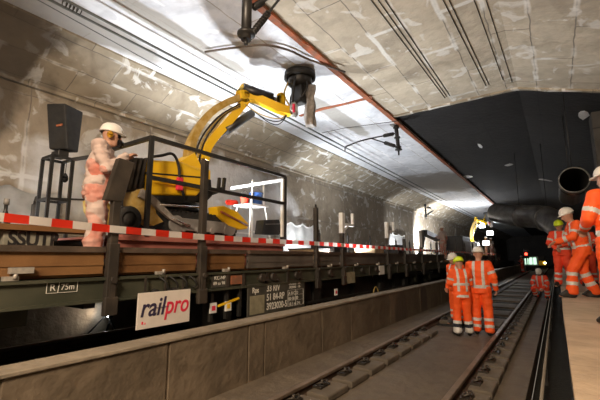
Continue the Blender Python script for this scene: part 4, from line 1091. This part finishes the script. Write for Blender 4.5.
person('worker with white helmet mostly hidden behind the yellow helmeted worker', (-2.12, 9.9, .0), 2.6, dict(head=(0, .07, 1.60), face=(0, 1, -.3)), dict(kind='hivis', col='orange'), 1.76, vox=.016)
person('worker in red orange crouching on the far track', (-.62, 17.6, .0), PI-.1,
       dict(pelvis=(0, -.12, .42), chest=(0, .06, .72), neck=(0, .14, .90), head=(0, .22, 1.02), face=(0, 1, -.7), shL=(-.18, .12, .86), shR=(.18, .12, .86), elL=(-.26, .25, .62), elR=(.26, .25, .62), wrL=(-.12, .42, .45), wrR=(.12, .42, .45),
            hipL=(-.1, -.1, .42), hipR=(.1, -.1, .42), knL=(-.22, .26, .50), knR=(.24, .22, .42), anL=(-.18, .02, .10), anR=(.2, -.1, .12), toL=(-.2, .2, .04), toR=(.22, .08, .04), hem=(0, -.12, .36)),
       dict(kind='hivis', col='orange_red', vert=True), 1.8, vox=.014)
person('worker with yellow helmet at the platform edge, arms held in front', (.12, 12.3, .85), PI-.15,
       dict(elL=(-.27, .06, 1.16), wrL=(-.06, .26, 1.10), elR=(.27, .06, 1.16), wrR=(.08, .26, 1.02), head=(0, .06, 1.61), face=(.1, 1, -.25), anL=(-.17, 0, .1), toL=(-.22, .17, .04), anR=(.15, 0, .1), toR=(.18, .17, .04)),
       dict(kind='hivis', col='orange_red', bands=((.03, .08), (.2, .25))), 1.80, helmet='helmet_yellow', vox=.013)
person('worker behind the striding one on the platform, partly hidden', (.66, 12.9, .85), PI+.3, dict(elL=(-.27, .06, 1.16), wrL=(-.1, .3, 1.2)), dict(kind='hivis', col='orange_red'), 1.76, vox=.016)
person('worker in orange with white helmet striding on the platform', (.42, 9.35, .85), PI/2+.25,
       dict(pelvis=(0, 0, .93), chest=(0, .05, 1.27), neck=(0, .11, 1.45), head=(0, .17, 1.58), face=(0, 1, -.4), shL=(-.18, .08, 1.40), shR=(.18, .08, 1.40), elL=(-.24, .18, 1.16), wrL=(-.14, .42, 1.08), elR=(.24, .16, 1.14), wrR=(.16, .40, 1.05),
            knL=(-.10, .22, .52), anL=(-.11, .26, .10), toL=(-.12, .44, .04), knR=(.10, -.02, .50), anR=(.11, -.18, .10), toR=(.12, .0, .04)),
       dict(kind='hivis', col='orange', bands=((.03, .08),), leg=((.08, .24, 1), (.5, .66, 1))), 1.84)
person('nearest orange worker with white helmet, cut off by the right edge', (.60, 5.7, .85), .6,
       dict(elL=(-.28, .02, 1.17), wrL=(-.16, .24, 1.08), elR=(.27, .02, 1.16), wrR=(.15, .24, 1.05), face=(-.2, 1, -.1)),
       dict(kind='hivis', col='orange', bands=((.02, .09), (.20, .26))), 1.90)
for (px, yy, lab, oc) in ((443, 20.5, 'distant worker in a white coverall beyond the grey headed stanchion', 'suit'), (492, 33.2, 'left one of two far workers in white coveralls near the far machine', 'suit'), (502, 36, 'right one of two far workers in white coveralls near the far machine', 'suit'), (517, 46, 'far worker in orange red beside the work train', 'hivis')):
    q = P(px, 240, y=yy)
    person(lab, (min(-4.6, q.x) if yy < 40 else -3.1, yy, 1.50 if yy < 37 else 0.0), 1.2, dict(wrL=(-.1, .3, 1.2), elL=(-.25, .1, 1.15)), dict(kind=oc, hands='glove', col='orange_red'), 1.8, vox=.022)

# ------------------------------------------------------------------ far part of the work train
F2 = copy_tree(EX); F2['label'] = 'distant second yellow excavator under the bright floodlights'; F2.location = (-5.3, 31.0, 1.53)
work_light(P(490, 233, y=33), (-4.2, 10, 4.8), 220, 'dazzling far floodlight, right one of the three on the second machine', angle=160, size=1.7)
work_light(P(482, 226, y=33), (-3.0, 12, 3.5), 120, 'dazzling far floodlight, highest of the three on the second machine', angle=160, size=1.5)
work_light(P(486, 243, y=32), (-4.2, 12, 1.6), 160, 'dazzling far floodlight, lowest of the three on the second machine', angle=160, size=1.7)
work_light((-5.4, 30.0, 2.6), (-5.0, 31, 5.7), 600, 'far floodlight aimed at the white ceiling', angle=160, size=1.4)
t = thing('generator', 'dark generator unit on the further wagon', 'generator', (-5.2, 24.5, 1.5))
MB().box((-4.5, 23.4, 1.55), (-5.9, 25.8, 2.9), bev=.05).build('generator_housing', 'black', t)
m = MB()
for k in range(6): m.box((-4.47, 23.6+.34*k, 1.9), (-4.5, 23.8+.34*k, 2.6))
m.build('louvre', 'grey_metal', t); MB().tube([(-5.0, 24, 2.9), (-5.0, 24, 3.4)], .07, 10).build('exhaust_pipe', 'grey_metal', t)
t = thing('tank', 'white box tank standing on the further wagon', 'tank', (-5.0, 28, 1.5))
MB().box((-4.5, 27.4, 1.5), (-5.6, 28.6, 2.7), bev=.06).build('tank_body', 'white_paint', t); MB().tube([(-5, 28, 2.7), (-5, 28, 2.82)], .14, 14).build('tank_cap', 'black', t)
t = thing('boom_lift', 'dark scissor arm rising from the wagon behind the workers', 'lift', (-5.0, 19.3, 1.5))
m = MB(); m.bar((-5.7, 18.7, 1.6), (-5.7, 19.9, 3.0), .16, .2); m.build('lift_arm', 'black', t)
m = MB(); m.box((-5.3, 18.4, 1.5), (-6.2, 20.2, 1.75), bev=.03); m.build('lift_base', 'black', t)
m = MB(); m.bar((-5.7, 19.8, 2.95), (-5.7, 22.6, 2.7), .35, .25); m.build('lift_head', 'black', t)
for yy, hh, lab in ((8.5, .35, 'first low crate on the deck past the red platform'), (9.6, .5, 'second low crate on the deck, behind the tape'), (12.5, .45, 'third crate on the deck near the grey headed stanchion'), (14.8, .6, 'last crate on the deck at the wagon end')):
    t = thing('crate', lab, 'crate', (-5.5, yy, 1.5))
    m = MB(); m.box((-5.2, yy-.4, 1.5), (-6.0, yy+.4, 1.5+hh), bev=.02); m.build('crate_body', 'wood' if hh < .5 else 'black', t)
    m = MB(); m.box((-5.18, yy-.42, 1.5+hh), (-6.02, yy+.42, 1.53+hh)); m.build('lid', 'stanchion', t)

# signal, lit cabinet and rail vehicle far away
t = thing('signal_lamp', 'red signal light glowing far down the tunnel', 'signal', P(526, 254, y=50))
q = P(526, 254, y=50); m = MB(); m.box(q-Vector((.3, -.02, .5)), q+Vector((.3, .2, .5)), bev=.03); m.build('signal_board', 'black', t)
m = MB(); m.lathe([(0, -.05), (.14, -.05), (.15, .05), (0, .05)], q, 'y', 16); m.build('red_lens', 'red_lamp', t)
m = MB(); m.tube([(q.x, q.y+.1, 0), (q.x, q.y+.1, q.z-.4)], .06, 8); m.build('signal_post', 'black', t)
t = thing('lit_cabinet', 'small lit green and white cabinet under the red signal', 'cabinet', P(531, 261, y=52))
q = P(531, 261, y=52); m = MB(); m.box(q-Vector((.75, -.02, .55)), q+Vector((.75, .5, .55)), bev=.03); m.build('cabinet_body', 'white_paint', t)
for k in range(3): m = MB(); m.box(q+Vector((-.62+.42*k, -.02, -.4)), q+Vector((-.30+.42*k, .04, .4))); m.build('window', 'green_screen', t)
m = MB(); m.box((q.x-.6, q.y+.1, 0), (q.x+.6, q.y+.4, q.z-.5)); m.build('cabinet_base', 'black', t)
t = thing('rail_vehicle', 'small yellow rail vehicle with lit headlights far on the track', 'rail vehicle', (-1.9, 60, .14))
m = MB(); m.box((-2.5, 60, .5), (-1.3, 63, 1.15), bev=.05); m.build('vehicle_body', 'yellow', t)
m = MB(); m.box((-2.4, 60.6, 1.15), (-1.4, 62.6, 1.8), bev=.05); m.build('cab', 'black', t)
for x in (-2.4, -1.4): m = MB(); m.tube([(x, 59.9, .85), (x, 60.02, .85)], .12, 12); m.build('headlight', 'headlight', t)
for yy in (60.6, 62.4):
    m = MB()
    for x in (-2.66, -1.12): m.lathe([(0, -.05), (.24, -.05), (.24, .05), (0, .05)], (x, yy, .38), 'x', 18)
    m.tube([(-2.66, yy, .38), (-1.12, yy, .38)], .05, 8); m.build('wheelset', 'wagon_dark', t)
